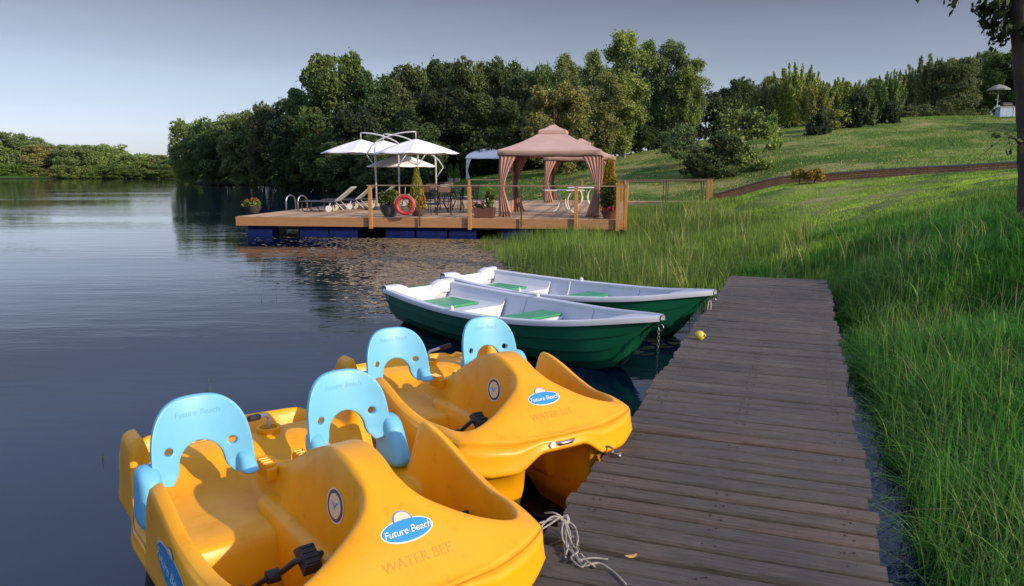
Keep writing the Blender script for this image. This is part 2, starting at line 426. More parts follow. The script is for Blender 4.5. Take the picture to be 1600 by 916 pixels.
# ------------------------------------------------------------ dock
def dock_mat():
    m, nt, b = new_mat('weathered_planks')
    n = noise(nt, 4.0, 10, sc=(1.0, 20, 20), rough=.82)
    n.inputs['Distortion'].default_value = .4
    r = ramp(nt, n.outputs[0], [(.28, (.034, .031, .029)), (.5, (.096, .087, .079)), (.74, (.20, .183, .168))])
    g = nt.nodes.new("ShaderNodeNewGeometry")
    v = ramp(nt, g.outputs['Random Per Island'], [(0, (.75, .74, .74)), (.35, (1.0, .96, .92)), (.7, (.90, .90, .91)), (.93, (1.15, 1.08, 1.03)), (1, (1.2, .98, .88))])
    n2 = noise(nt, .9, 4); r2 = ramp(nt, n2.outputs[0], [(.35, (.72, .74, .78)), (.65, (1.15, 1.05, 1.0))])
    c = mixc(nt, 1.0, r.outputs[0], v.outputs[0], 'MULTIPLY'); c = mixc(nt, 1.0, c, r2.outputs[0], 'MULTIPLY')
    n5 = noise(nt, 26, 6, sc=(.35, 2.2, 1), rough=.8); r5 = ramp(nt, n5.outputs[0], [(.30, (.45, .42, .40)), (.46, (1, 1, 1)), (.62, (1, 1, 1)), (.74, (1.35, 1.35, 1.35))]); c = mixc(nt, .85, c, r5.outputs[0], 'MULTIPLY')
    lk(nt, c, b.inputs['Base Color']); b.inputs['Roughness'].default_value = .75; b.inputs['Specular IOR Level'].default_value = .35
    bump(nt, n.outputs[0], .9, .012, b)
    return m
M['dock_wood'] = dock_mat()
def build_dock():
    ang = math.atan2(dd.y, dd.x) - math.pi / 2
    root = empty('wooden_dock', (DO.x, DO.y, 0), ang, 'narrow dark weathered plank dock running from the near edge towards the reeds', 'dock')
    rnd = random.Random(4)
    mb = MB(); s = -1.2; k = 0; nails = []
    while s < dend:
        wd = .110 + rnd.uniform(-.008, .009)
        x0, x1 = rnd.uniform(-.025, .018), dw + rnd.uniform(-.018, .025)
        nails.append(s + wd / 2)
        sag = rnd.uniform(-.004, .004); rz = rnd.uniform(-.004, .004)
        # a plank: rounded section swept over 6 stations with slight warp
        rows = []
        wp = [rnd.uniform(-.0025, .0025) for _ in range(7)]
        for i in range(7):
            x = x0 + (x1 - x0) * i / 6
            zc = .4 + sag + wp[i]; yc = s + wd / 2 + rz * (x - dw / 2)
            h = wd / 2 - .001
            sec = [(-h, -.034), (-h, -.010), (-h + .007, 0), (h - .007, 0), (h, -.010), (h, -.034)]
            rows.append([(x, yc + a + rnd.uniform(-.0012, .0012), zc + c) for a, c in sec])
        b0 = len(mb.v); mb.grid(rows, closeu=True)
        n = 6; mb.add([], [])
        mb.f.append(tuple(b0 + q for q in range(n))); mb.f.append(tuple(b0 + 6 * n + q for q in reversed(range(n))))
        s += wd + rnd.uniform(.023, .036); k += 1
    np_ = len(mb.f); mn = mb
    for yy_ in nails:
        for x in (.10, .135, dw / 2 - .02, dw / 2 + .02, dw - .135, dw - .10):
            mn.lathe([(0, .0), (.0048, 0), (.0048, .0035), (0, .0045)], 6, (x + rnd.uniform(-.008, .008), yy_ + rnd.uniform(-.025, .025), .399))
    o_ = mb.build('decking', M['dock_wood'], root); o_.data.materials.append(M['rust'])
    for i_ in range(np_, len(o_.data.polygons)): o_.data.polygons[i_].material_index = 1
    m2 = MB()
    for x in (.12, dw / 2, dw - .12): m2.box((x, (dend - 1.2) / 2, .30), (.06, dend + 1.1, .13))
    for y in np.arange(-.6, dend, 1.9): m2.box((dw / 2, y + .06, .19), (dw - .1, .06, .09))
    m2.build('joist', M['dark_wood'], root)
    for y in np.arange(-.6, dend + .1, 1.9):
        for x in (.07, dw - .07):
            m3 = MB(); m3.tube([(x, y, -1.1), (x, y, .34)], .055, 10); m3.build('post', M['dark_wood'], root, smooth=True, angle=40)
    return root
build_dock()

# ------------------------------------------------------------ pedalo (u forward, w to its left, z up)
UF, UB = 1.33, -.86
def sstep(x, a, b): t = min(1, max(0, (x - a) / (b - a))); return t * t * (3 - 2 * t)
def spl(x, pts):
    if x <= pts[0][0]: return pts[0][1]
    for i in range(len(pts) - 1):
        if x <= pts[i + 1][0]:
            x0, y0 = pts[i]; x1, y1 = pts[i + 1]
            m0 = (y1 - (pts[i - 1][1] if i else y0)) / (x1 - (pts[i - 1][0] if i else x0))
            m1 = ((pts[i + 2][1] if i + 2 < len(pts) else y1) - y0) / ((pts[i + 2][0] if i + 2 < len(pts) else x1) - x0)
            t = (x - x0) / (x1 - x0); h = x1 - x0
            return (2*t**3-3*t**2+1)*y0 + (t**3-2*t**2+t)*h*m0 + (-2*t**3+3*t**2)*y1 + (t**3-t**2)*h*m1
    return pts[-1][1]
HUMP = [(-1.1, .52), (-.6, .54), (-.30, .53), (-.1, .56), (.1, .62), (.3, .71), (.5, .81), (.70, .875), (.85, .865), (1.0, .80), (1.16, .69), (1.26, .59), (1.36, .50)]
FEND = [(.17, .44), (.215, .60), (.26, .71), (.31, .735), (.45, .705), (.65, .64), (.85, .60), (1.05, .60), (1.2, .58), (1.36, .53)]
def Wd(u):
    if u > .0: return .632 - .07 * sstep(u, .5, 1.38)
    return .632 - .055 * sstep(-u, .0, .35) - .04 * sstep(-u, .5, .9)
def htop(u, w_):
    a = abs(w_); W = Wd(u)
    # side rail height
    if u > .17: side = spl(u, FEND)
    elif u > -.235: side = .46
    else: side = .46 + .27 * sstep(-u, .235, .31) - .16 * sstep(-u, .46, .62)
    # between: front foot well, seat pan, rear
    seat = spl(u, [(-.46, .60), (-.34, .575), (-.22, .50), (-.08, .455), (.1, .445), (.28, .452), (.37, .44)])
    well_f = .14
    if u > .30:
        inner = seat + (well_f - seat) * sstep(u, .355, .45)
    elif u > -.44: inner = seat
    else:
        inner = .60 - .20 * sstep(-u, .47, .55) + .17 * sstep(-u, .74, .82)
    # front wall of the foot well leans forward
    ur = 1.10 + .07 * sstep(a, .15, .45) - .10 * sstep(a, .45, .6)
    fr = sstep(u, ur - .16, ur)
    front = .60 - .055 * sstep(u, 1.14, 1.34)
    inner = inner + (front - inner) * fr
    # outer wall of wells
    wi0 = W - .105 if u > .17 else W - .11
    k = sstep(a, wi0, wi0 + .065)
    z = inner + (side - inner) * k
    # rounding of the outer top edge
    e = (a - (W - .045)) / .045
    if e > 0: z -= .018 * e * e
    # hump
    h = spl(u, HUMP)
    wide = .045 + .02 * sstep(u, .2, .6) + .05 * sstep(u, .95, 1.2)
    span = .095 + .02 * sstep(u, .3, .7) + .33 * sstep(u, .93, 1.22)
    if u < .25: wide = .035; span = .075
    kk = 1 - sstep(a, wide, wide + span)
    if h > z: z = z + (h - z) * kk
    # centre well behind the seats
    if u < -.30:
        cw = (1 - sstep(abs(w_ - .0), .10, .15)) * (1 - sstep(abs(u + .60), .10, .15)); z = z + (.30 - z) * cw
    # rear seats' dividing walls
    return z
def ped_uv(a, b):
    """a,b in -1..1 -> plan position"""
    u = (UB + UF) / 2 + (UF - UB) / 2 * a
    u -= (.085 if a > 0 else -.07) * (b * b) * sstep(abs(a), .35, 1.0) * (1 + .4 * b ** 6)
    return u, b * Wd(u) * (1 - .02 * abs(a) ** 10)
def build_pedalo():
    root = empty('pedal_boat', (0, 0, 0))
    NA, NB = 190, 118
    def warp(t): return t
    A = np.linspace(-1, 1, NA); B = np.sin(np.linspace(-1, 1, NB) * math.pi / 2 * .86) / math.sin(math.pi / 2 * .86)
    mb = MB(); rows = []
    for a in A:
        rows.append([(*ped_uv(a, b), htop(*ped_uv(a, b))) for b in B])
    mb.grid(rows)
    # boundary loop
    loop = [(i, 0) for i in range(NA)] + [(NA - 1, j) for j in range(1, NB)] + [(i, NB - 1) for i in range(NA - 2, -1, -1)] + [(0, j) for j in range(NB - 2, 0, -1)]
    ring = [rows[i][j] for i, j in loop]
    uc = .15
    def off(p, d):          # outwards in plan
        n = Vector((((p[0] - uc) / 1.16) ** 7, (p[1] / .66) ** 7, 0))
        n = n.normalized() if n.length > 1e-6 else Vector((0, 0, 0))
        return Vector(p) + n * d
    L = len(ring); rings = [ring]
    def lip(p):             # height of the lower lip of the top shell
        f = sstep(p[0], .95, 1.2); a = abs(p[1])
        arch = (1 - sstep(a, .12, .30))
        return .36 + f * (.03 + .09 * arch + .05 * sstep(a, .42, .58))
    for (d, t) in ((.007, .03), (.010, .10), (.013, .5), (.020, .92), (.024, 1.0)):
        r = []
        for p in ring:
            q = off(p, d); zt, zl = p[2], lip(p)
            z = zt - .022 if t == .03 else zt + (zl - zt) * t
            r.append((q.x, q.y, z))
        rings.append(r)
    for (d, dz) in ((.018, -.018), (-.03, -.012)):
        r = []
        for p in ring:
            q = off(p, d); r.append((q.x, q.y, lip(p) + dz))
        rings.append(r)
    def tun(p): return (1 - sstep(abs(p[1]), .17, .215)) * sstep(p[0], .8, 1.1)
    for (d, z0, back) in ((-.045, .26, .5), (-.07, .10, .9), (-.11, -.08, 1.0), (-.2, -.16, 1.0)):
        r = []
        for p in ring:
            q = off(p, d + (-.10 * sstep(p[0], .9, 1.25) * (1 - (z0 + .16) / .42))); t = tun(p)
            z = z0 + (lip(p) + .02 - z0) * t
            r.append((q.x - .9 * t * back, q.y * (1 - 0 * t), z))
        rings.append(r)
    base = len(mb.v) - NA * NB
    idx0 = [base + i * NB + j for i, j in loop]
    prev = idx0
    for r in rings[1:]:
        b = len(mb.v); mb.v += [tuple(x) for x in r]; cur = list(range(b, b + L))
        for k in range(L):
            k2 = (k + 1) % L; mb.f.append((prev[k], prev[k2], cur[k2], cur[k]))
        prev = cur
    body = mb.build('hull', M['pedal_yellow'], root, smooth=True)
    bm = bmesh.new(); bm.from_mesh(body.data); bvh = BVHTree.FromBMesh(bm); bm.free()

    # ---- blue seats
    def seat(wc, outer):
        cu = bpy.data.curves.new('s', 'CURVE'); cu.dimensions = '2D'; cu.fill_mode = 'BOTH'; cu.extrude = .009; cu.bevel_depth = .006; cu.bevel_resolution = 1
        def loop_(pts):
            sp = cu.splines.new('POLY'); sp.points.add(len(pts) - 1); sp.use_cyclic_u = True
            for p, q in zip(sp.points, pts): p.co = (q[0], q[1], 0, 1)
        # outline: half width .215, from z .50 to .95 with arch cut-out from the bottom
        hw = .207; pts = []
        for k in range(41):
            t = math.pi * k / 40; c, s_ = math.cos(t), math.sin(t)
            pts.append((hw * math.copysign(abs(c) ** .66, c), .69 + .26 * abs(s_) ** .80))
        pts += [(-hw - .002, .665), (-hw, .64), (-hw + .015, .620), (-.135, .610), (-.112, .635)]
        for k in range(21):
            t = math.pi * (1 - k / 20); pts.append((.103 * math.cos(t), .66 + .108 * math.sin(t)))
        pts += [(.112, .635), (.135, .610), (hw - .015, .620), (hw, .64), (hw + .002, .665)]
        loop_(pts)
        for sx in (-1, 1): loop_([(sx * .135 + .024 * math.cos(2 * math.pi * k / 20), .742 + .024 * math.sin(2 * math.pi * k / 20)) for k in range(20)])
        ob = bpy.data.objects.new('tmp', cu); COL.objects.link(ob)
        dg = bpy.context.evaluated_depsgraph_get(); me = bpy.data.meshes.new_from_object(ob.evaluated_get(dg))
        bpy.data.objects.remove(ob)
        bm = bmesh.new(); bm.from_mesh(me)
        for x in np.arange(-.21, .22, .018): bmesh.ops.bisect_plane(bm, geom=bm.verts[:] + bm.edges[:] + bm.faces[:], plane_co=(x, 0, 0), plane_no=(1, 0, 0), dist=1e-5)
        for y in np.arange(.54, .95, .03): bmesh.ops.bisect_plane(bm, geom=bm.verts[:] + bm.edges[:] + bm.faces[:], plane_co=(0, y, 0), plane_no=(0, 1, 0), dist=1e-5)
        bmesh.ops.remove_doubles(bm, verts=bm.verts, dist=1e-5)
        for v in bm.verts:
            x, z, th = v.co
            u = -.03 - th + 1.15 * x * x - .16 * (z - .72) + .35 * max(0, z - .84) ** 2 * -2 + .05 * sstep(.66 - z, 0, .14)
            v.co = (u, wc + x, z)
        bmesh.ops.recalc_face_normals(bm, faces=bm.faces); bm.to_mesh(me)
        sb = BVHTree.FromBMesh(bm); bm.free()
        me.materials.clear(); me.materials.append(M['seat_blue'])
        me.polygons.foreach_set('use_smooth', [True] * len(me.polygons)); me.set_sharp_from_angle(angle=R(35))
        o = bpy.data.objects.new('seat_backrest', me); COL.objects.link(o); o.parent = root
        # side bolster on the outer side, rounded wedge
        for sd_, big in ((outer, 1.0), (-outer, .62)):
            mb = MB(); rws = []
            for k in range(9):
                t = k / 8
                z = .45 + .26 * t if big == 1 else .60 + .09 * t
                ln = (.17 - .085 * t ** 1.5) * big * (1 if 0 < k < 8 else .55); wd = (.064 - .018 * t if 0 < k < 8 else .032) * (1 if big == 1 else .7)
                cx = .05 - .05 * t
                rws.append([(cx + ln * .75 * math.copysign(abs(math.cos(q)) ** .7, math.cos(q)), wc + sd_ * (.228 if big == 1 else .178) + wd * math.copysign(abs(math.sin(q)) ** .7, math.sin(q)), z) for q in [2 * math.pi * j / 20 for j in range(20)]])
            mb.grid(rws, closeu=True)
            mb.f.append(tuple(range(20))); mb.f.append(tuple(8 * 20 + q for q in range(20)))
            bo = mb.build('bolster', M['seat_blue'], o, smooth=True, sub=1)
            if big == 1:
                sc = MB(); y = wc + sd_ * (.232 - .042); sc.tube([(.03, y + sd_ * .01, .63), (.03, y, .63)], .008, 10); sc.build('screw', M['steel'], bo)
        return o, sb
    s1, b1 = seat(-.355, -1); s2, b2 = seat(.335, 1)

    # ---- decals
    def proj(shape, bv, o, right, up, dirv, off_, mat, name, parent, depth=0, grid_n=0):
        """2D mesh (verts list, faces) pressed on the surface along dirv"""
        vs, fs = shape; o, right, up, dirv = map(Vector, (o, right, up, dirv)); right.normalize(); up.normalize(); dirv.normalize()
        out = []
        for x, y in vs:
            p = o + right * x + up * y
            h = bv.ray_cast(p - dirv * .3, dirv, .8)
            q = h[0] if h[0] else p
            out.append(q - dirv * off_)
        m_ = MB(); m_.add(out, fs); return m_.build(name, mat, parent, recalc=False)
    def ell(rx, ry, cx=0, cy=0, n=36, rings_=5):
        vs = [(cx, cy)] + [(cx + rx * r / rings_ * math.cos(2 * math.pi * k / n), cy + ry * r / rings_ * math.sin(2 * math.pi * k / n)) for r in range(1, rings_ + 1) for k in range(n)]
        fs = [(0, 1 + k, 1 + (k + 1) % n) for k in range(n)]
        for r in range(rings_ - 1):
            for k in range(n): a = 1 + r * n; fs.append((a + k, a + n + k, a + n + (k + 1) % n, a + (k + 1) % n))
        return vs, fs
    def text(s_, size, shear=0, cx=0, cy=0, spacing=1, bold=0, xs=1):
        cu = bpy.data.curves.new('t', 'FONT'); cu.body = s_; cu.size = size; cu.align_x = 'CENTER'; cu.align_y = 'CENTER'; cu.shear = shear; cu.space_character = spacing; cu.offset = bold
        ob = bpy.data.objects.new('tmp', cu); COL.objects.link(ob)
        dg = bpy.context.evaluated_depsgraph_get(); me = bpy.data.meshes.new_from_object(ob.evaluated_get(dg)); bpy.data.objects.remove(ob)
        bm = bmesh.new(); bm.from_mesh(me)
        x0 = min(v.co.x for v in bm.verts); x1 = max(v.co.x for v in bm.verts); y0 = min(v.co.y for v in bm.verts); y1 = max(v.co.y for v in bm.verts)
        st = size * .3
        for x in np.arange(x0 + st, x1, st): bmesh.ops.bisect_plane(bm, geom=bm.verts[:] + bm.edges[:] + bm.faces[:], plane_co=(x, 0, 0), plane_no=(1, 0, 0), dist=1e-6)
        for y in np.arange(y0 + st, y1, st): bmesh.ops.bisect_plane(bm, geom=bm.verts[:] + bm.edges[:] + bm.faces[:], plane_co=(0, y, 0), plane_no=(0, 1, 0), dist=1e-6)
        bm.to_mesh(me); bm.free()
        r = [(v.co.x * xs + cx, v.co.y + cy) for v in me.vertices], [tuple(p.vertices) for p in me.polygons]
        bpy.data.meshes.remove(me); return r
    def logo(bv, o, right, up, dirv, sc_, parent, sun=1.0):
        base = proj(ell(.128 * sc_, .056 * sc_), bv, o, right, up, dirv, .0015, M['deco_white'], 'maker_logo', parent)
        proj(ell(.047 * sc_ * sun, .047 * sc_ * sun, 0, .048 * sc_), bv, o, right, up, dirv, .0022, M['deco_blue'], 'sun_rim', base)
        proj(ell(.041 * sc_ * sun, .041 * sc_ * sun, 0, .048 * sc_), bv, o, right, up, dirv, .0030, M['deco_cream'], 'sun_disc', base)
        proj(ell(.121 * sc_, .050 * sc_), bv, o, right, up, dirv, .0038, M['deco_blue'], 'oval', base)
        proj(text('Future Beach', .046 * sc_, .25, 0, -.004 * sc_, .95, 0), bv, o, right, up, dirv, .0048, M['deco_white'], 'lettering', base)
    # nose logo: surface there faces forward/up
    pn = Vector((1.155, 0, htop(1.155, 0)))
    nrm = Vector((htop(1.13, 0) - htop(1.18, 0), 0, .05)).normalized()
    upv = Vector((0, 0, 1)) - nrm * nrm.z
    logo(bvh, pn, (0, 1, 0), upv, -nrm, .80, body)
    proj(text('WATER BEE', .052, 0, 0, -.105, 1.0, 0), bvh, pn, (0, 1, 0), upv, -nrm, .0010, M['emboss_shade'], 'name_relief_shade', body)  # raised name drawn flat, its relief shade put into a darker yellow
    for sg, bv in ((-1, None), (1, None)):
        # gull roundel on both flanks of the hump
        o_ = Vector((.80, sg * .13, .69)); dv = Vector((0, -sg, -.25)); rt = (sg * -1, 0, 0) if sg > 0 else (1, 0, 0)
        r1 = proj(ell(.070, .068), bvh, o_, rt, (0, 0, 1), dv, .0015, M['deco_white'], 'gull_emblem', body)
        proj(ell(.064, .063), bvh, o_, rt, (0, 0, 1), dv, .0022, M['deco_navy'], 'ring', r1)
        proj(ell(.048, .049), bvh, o_, rt, (0, 0, 1), dv, .0030, M['deco_cream'], 'disc', r1)
        gull = ([(-.032, .016), (-.012, .012), (0, -.004), (.010, .014), (.033, .020), (.012, .002), (.002, -.018), (-.010, -.004), (-.030, -.0), (-.016, .004)], [(0, 1, 9), (1, 2, 7, 9), (2, 6, 7), (2, 3, 5, 6), (3, 4, 5), (7, 8, 9)])
        proj(gull, bvh, o_, rt, (0, 0, 1), dv, .0040, M['deco_blue'], 'gull', r1)
        # side sticker on the outer face of the fender
        o_ = Vector((.57, sg * .72, .50)); dv = Vector((0, -sg, 0)); rt = (-1, 0, .22) if sg > 0 else (1, 0, -.22)
        logo(bvh, o_, rt, (.22 * (1 if sg < 0 else 1), 0, 1), dv, 1.35, body, .55)
    for b_, wc, so in ((b1, -.355, s1), (b2, .335, s2)):
        proj(text('Future Beach', .036, .2, 0, 0, 1, 0), b_, (0, wc, .885), (0, 1, 0), (-.16, 0, 1), (-1, 0, 0), .0012, M['seat_emboss_shade'], 'lettering_relief_shade', so)  # letters lie flat; a deeper blue paints the shade of their relief
    # ---- pedals: one crank per foot well
    for sg in (-1, 1):
        m_ = MB()
        pts = [(.72, sg * .11, .44), (.72, sg * .165, .44), (.84, sg * .185, .535), (.85, sg * .20, .54), (.85, sg * .27, .54), (.84, sg * .285, .535), (.72, sg * .305, .44), (.72, sg * .345, .44), (.60, sg * .365, .35), (.59, sg * .38, .34), (.59, sg * .46, .34), (.60, sg * .475, .35), (.72, sg * .495, .44), (.72, sg * .60, .44)]
        m_.tube(pts, .0125, 8); cr = m_.build('crank', M['black_plastic'], root, smooth=True, angle=50)
        m_ = MB(); m_.tube([(.72, sg * .302, .44), (.72, sg * .348, .44)], .026, 12); m_.build('crank_hub', M['black_plastic'], cr, smooth=True, angle=40)
        for (cu_, cw_, cz_, tilt) in ((.85, .235, .54, .6), (.59, .42, .34, -.4)):
            m_ = MB(); m_.box((cu_, sg * cw_, cz_), (.115, .078, .042), rot=Matrix.Rotation(tilt, 3, 'Y'), taper=.75)
            for q in (-.033, -.011, .011, .033): m_.box(Vector((cu_, sg * cw_, cz_)) + Matrix.Rotation(tilt, 3, 'Y') @ Vector((q, 0, .023)), (.008, .055, .008), rot=Matrix.Rotation(tilt, 3, 'Y'))
            m_.build('pedal', M['black_plastic'], cr, bevel=.007)
        m_ = MB(); m_.lathe([(0, .0), (.035, 0), (.035, .05), (.024, .06), (.024, .075), (0, .075)], 20); m_.v = [(.72 + y, sg * (.105 + z), .44 + x) for x, y, z in m_.v]
        m_.build('crank_bearing', M['black_plastic'], root, smooth=True, angle=40)
    # ---- steering handle and its boss (a cup behind the seats)
    m_ = MB(); c = (-.44, .10, .47)
    m_.lathe([(.0, .0), (.045, 0), (.055, .06), (.062, .145), (.056, .15), (.045, .145), (.038, .10), (0, .095)], 24, c); m_.build('steering_boss', M['pedal_yellow'], root, smooth=True, angle=50)
    h = empty('tiller', (c[0], c[1], .60)); h.parent = root
    m_ = MB(); m_.tube([(0, 0, -.03), (0, 0, .055), (.01, 0, .072), (.03, 0, .080), (.15, 0, .085)], .010, 10); m_.build('tube', M['grey_metal'], h, smooth=True)
    m_ = MB(); m_.tube([(.095, 0, .083), (.10, 0, .083), (.175, 0, .086), (.18, 0, .086)], [.014, .0165, .0165, .013], 12); m_.build('grip', M['black_plastic'], h, smooth=True, angle=50)
    # ---- ribbed adjusting rail beside each seat
    for sg in (-1, 1):
        m_ = MB(); m_.box((.035, sg * .085, .575), (.14, .05, .06))
        for k in range(4): m_.box((-.015 + k * .03, sg * .085, .612), (.012, .05, .02))
        m_.build('seat_rail', M['pedal_yellow'], root, bevel=.006)
    # ---- towing cleat in its recess, drain plug
    m_ = MB(); x = 1.325
    hit = bvh.ray_cast(Vector((2, .0, .50)), Vector((-1, 0, 0)))[0]
    m_.tube([hit + Vector((-.01, -.06, 0)), hit + Vector((.012, -.03, 0)), hit + Vector((.012, .03, 0)), hit + Vector((-.01, .06, 0))], .012, 8)
    m_.build('cleat', M['steel'], root, smooth=True)
    m_ = MB(); m_.tube([hit + Vector((-.005, -.085, 0)), hit + Vector((.012, -.085, 0))], .018, 14); m_.build('plug', M['deco_white'], root, smooth=True, angle=40)
    return root, h
em, ent, eb = new_mat('yellow_emboss_shade'); eb.inputs['Base Color'].default_value = (.60, .235, .004, 1); eb.inputs['Roughness'].default_value = .45
M['emboss_shade'] = em
ped1, til1 = build_pedalo()
PG = 'yellow pedal boats moored side by side at the dock'
tag(ped1, 'nearest yellow pedal boat with two blue seats, its bow by the white frayed rope', 'pedal boat', PG)
ped1.location = (-1.074, 3.422, .022); ped1.rotation_euler = (.0, -.0, -.910)
til1.rotation_euler = (0, R(-8), R(-52))
ped2 = copy_tree(ped1)
tag(ped2, 'second yellow pedal boat, between the nearest one and the green rowboats', 'pedal boat', PG)
ped2.location = (-.434, 5.008, -.012); ped2.rotation_euler = (.0, -.035, -1.002)
til2 = [c for c in ped2.children if c.name.startswith('tiller')][0]; til2.rotation_euler = (0, R(-12), R(64))

# ------------------------------------------------------------ rowboats
def build_rowboat():
    root = empty('rowboat')
    L = 3.95
    def beam(s): return spl(s, [(0, .52), (.2, .62), (.42, .68), (.6, .63), (.78, .46), (.9, .26), (.97, .11), (1, .03)])
    def gun(s): return spl(s, [(0, .46), (.25, .42), (.5, .42), (.75, .47), (1, .60)])
    def keel(s): return spl(s, [(0, -.06), (.3, -.10), (.7, -.08), (.88, -.02), (.96, .12), (1, .38)])
    def xs(s, t): return s * L - (1 - t) * .0 - sstep(s, .8, 1) * (1 - t) * .30
    NS = 48; ST = 5
    prof = [(0.0, 0.0), (.42, .10), (.66, .26), (.82, .46), (.92, .70), (1.0, 1.0)]
    def section(s, inset=0, side=1, steps=True):
        b, g, k = beam(s) - inset, gun(s), keel(s) + inset * .8
        b = max(b, .004); out = []
        for i in range(ST):
            (y0, z0), (y1, z1) = prof[i], prof[i + 1]
            lap = .011 if steps and i > 0 else 0
            out.append((y0 * b + lap, k + (g - k) * z0 - (.004 if lap else 0), z0)); out.append((y1 * b, k + (g - k) * z1, z1))
        return [(xs(s, t), side * y, z) for y, z, t in out]
    mb = MB(); S_ = [1 - (1 - i / (NS - 1)) ** 1.3 for i in range(NS)]
    for sd_ in (-1, 1): mb.grid([section(s, 0, sd_) for s in S_])
    # transom
    a = section(0, 0, 1); b = section(0, 0, -1); mb.add(a + b, [(i, i + 1, len(a) + i + 1, len(a) + i) for i in range(len(a) - 1)])
    hull = mb.build('hull', M['boat_green'], root, smooth=True, angle=25)
    # inner white shell
    mb = MB(); S2 = [.015 + .885 * s for s in S_]
    def insec(s, sd_):
        b, g, k = max(beam(s) - .05, .01), gun(s), max(keel(s) + .09, .05)
        g0, k0 = gun(s), keel(s)
        def yy(z):
            t = max(0, min(1, (z - k0) / (g0 - k0)))
            for i in range(5):
                if t <= prof[i + 1][1]: return prof[i][0] + (prof[i + 1][0] - prof[i][0]) * (t - prof[i][1]) / (prof[i + 1][1] - prof[i][1])
            return 1.0
        zf = max(.07, k0 + .10); bb = beam(s); out = [(xs(s, .3), 0, zf)]
        for t in (0.0, .18, .4, .65, 1.0):
            z = zf + (g0 - zf) * t; y = max(.003, yy(z) * bb - .05 * (1 if bb > .2 else bb / .2)); out.append((xs(s, (z - k0) / (g0 - k0)), sd_ * y, z))
        return out
    for sd_ in (-1, 1): mb.grid([insec(s, sd_) for s in S2])
    a = insec(S2[0], 1); b = insec(S2[0], -1); mb.add(a + b, [(i, i + 1, len(a) + i + 1, len(a) + i) for i in range(len(a) - 1)])
    inner = mb.build('inner_shell', M['boat_white'], root, smooth=True, angle=35)
    # gunwale: swept band round both sides
    mb = MB()
    for sd_ in (-1, 1):
        rows = []
        for s in S_:
            y, z, x = beam(s), gun(s), xs(s, 1)
            rows.append([(x, sd_ * (y + a_), z + c_) for a_, c_ in ((.022, -.035), (.026, -.005), (.018, .016), (-.01, .024), (-.045, .022), (-.062, .010), (-.062, -.03))])
        mb.grid(rows)
    mb.build('gunwale', M['boat_white'], root, smooth=True, angle=50)
    # transom cap with the lower middle for an outboard
    mb = MB(); rows = []
    for k in range(25):
        t = -1 + 2 * k / 24; y = t * (.52 + .02)
        dip = .085 * (1 - sstep(abs(t), .22, .42)); z = .46 - dip + .03 * sstep(abs(t), .4, .6)
        rows.append([(-.028, y, z - .06), (-.028, y, z + .012), (-.012, y, z + .024), (.05, y, z + .024), (.075, y, z + .01), (.10, y, z - .14)])
    mb.grid(rows); mb.build('transom_cap', M['boat_white'], root, smooth=True, angle=50)
    # stern seat moulding: U-shaped, white, with green pad
    mb = MB(); rows = []
    for k in range(15):
        s = .03 + .245 * k / 14; b = beam(s) - .05; x = xs(s, 1)
        rows.append([(x, -b, gun(s) - .01), (x, -b + .07, .30), (x, -b + .10, .285), (x, b - .10, .285), (x, b - .07, .30), (x, b, gun(s) - .01)])
    mb.grid(rows); e = rows[-1]
    mb.add(e + [(q[0] + .05, q[1] * .66, .07) for q in e], [(i, i + 1, 6 + i + 1, 6 + i) for i in range(5)])
    st = mb.build('stern_seat', M['boat_white'], root, smooth=True, angle=30)
    def pad(x0, x1, y, z, name, parent):
        m_ = MB(); m_.box(((x0 + x1) / 2, 0, z), (x1 - x0, 2 * y, .03)); return m_.build(name, M['bench_green'], parent, bevel=.012)
    pad(.30, .86, .33, .302, 'seat_pad', st)
    mb = MB(); b = beam(.5) - .06
    mb.box((.50 * L, 0, .185), (.30, 2 * b * .70, .22), taper=1.24); mid = mb.build('middle_bench', M['boat_white'], root, bevel=.03)
    pad(.50 * L - .17, .50 * L + .17, b * .84, .312, 'seat_pad', mid)
    # bow deck
    mb = MB(); rows = []
    for k in range(14):
        s = .87 + .125 * k / 13; b = max(beam(s) - .03, .01); x = xs(s, 1); rows.append([(x, b * t, gun(s) + .006 + .012 * (1 - t * t)) for t in np.linspace(-1, 1, 7)])
    mb.grid(rows); e = rows[0]; mb.add(e + [(q[0] + .03, q[1] * .55, q[2] - .22) for q in e], [(i, i + 1, 8 + i, 7 + i) for i in range(6)])
    mb.build('bow_deck', M['boat_white'], root, smooth=True, angle=40)
    # ribs inside, rowlocks, bow eye
    for s in (.36, .66):
        for sd_ in (-1, 1):
            m_ = MB(); p = insec(s, sd_); m_.tube([Vector(q) - Vector((0, sd_ * .006, 0)) for q in p[2:]], .012, 8); m_.build('rib', M['boat_white'], root, smooth=True)
    for sd_ in (-1, 1):
        m_ = MB(); s = .40; x, y, z = xs(s, 1), beam(s), gun(s); m_.lathe([(0, .0), (.025, 0), (.025, .03), (.012, .03), (.012, .045), (0, .045)], 12, (x, sd_ * (y - .02), z + .02)); m_.build('rowlock', M['white_plastic'], root, smooth=True, angle=40)
    m_ = MB(); m_.tube([(L - .02 + .03 * math.cos(t), 0, .50 + .03 * math.sin(t)) for t in np.linspace(0, 2 * math.pi, 13)[:-1]], .006, 6, close=True); m_.build('bow_eye', M['steel'], root, smooth=True)
    return root, L
row1, RL = build_rowboat()
def place_row(o, st, bow):
    d = bow - st; yaw = math.atan2(d.y, d.x); o.location = (bow.x - math.cos(yaw) * RL, bow.y - math.sin(yaw) * RL, 0); o.rotation_euler = (0, 0, yaw)
RG = 'green and white rowboats with their bows at the dock'
bow1, bow2 = P(1036, 496, .60), P(1118, 456, .60)
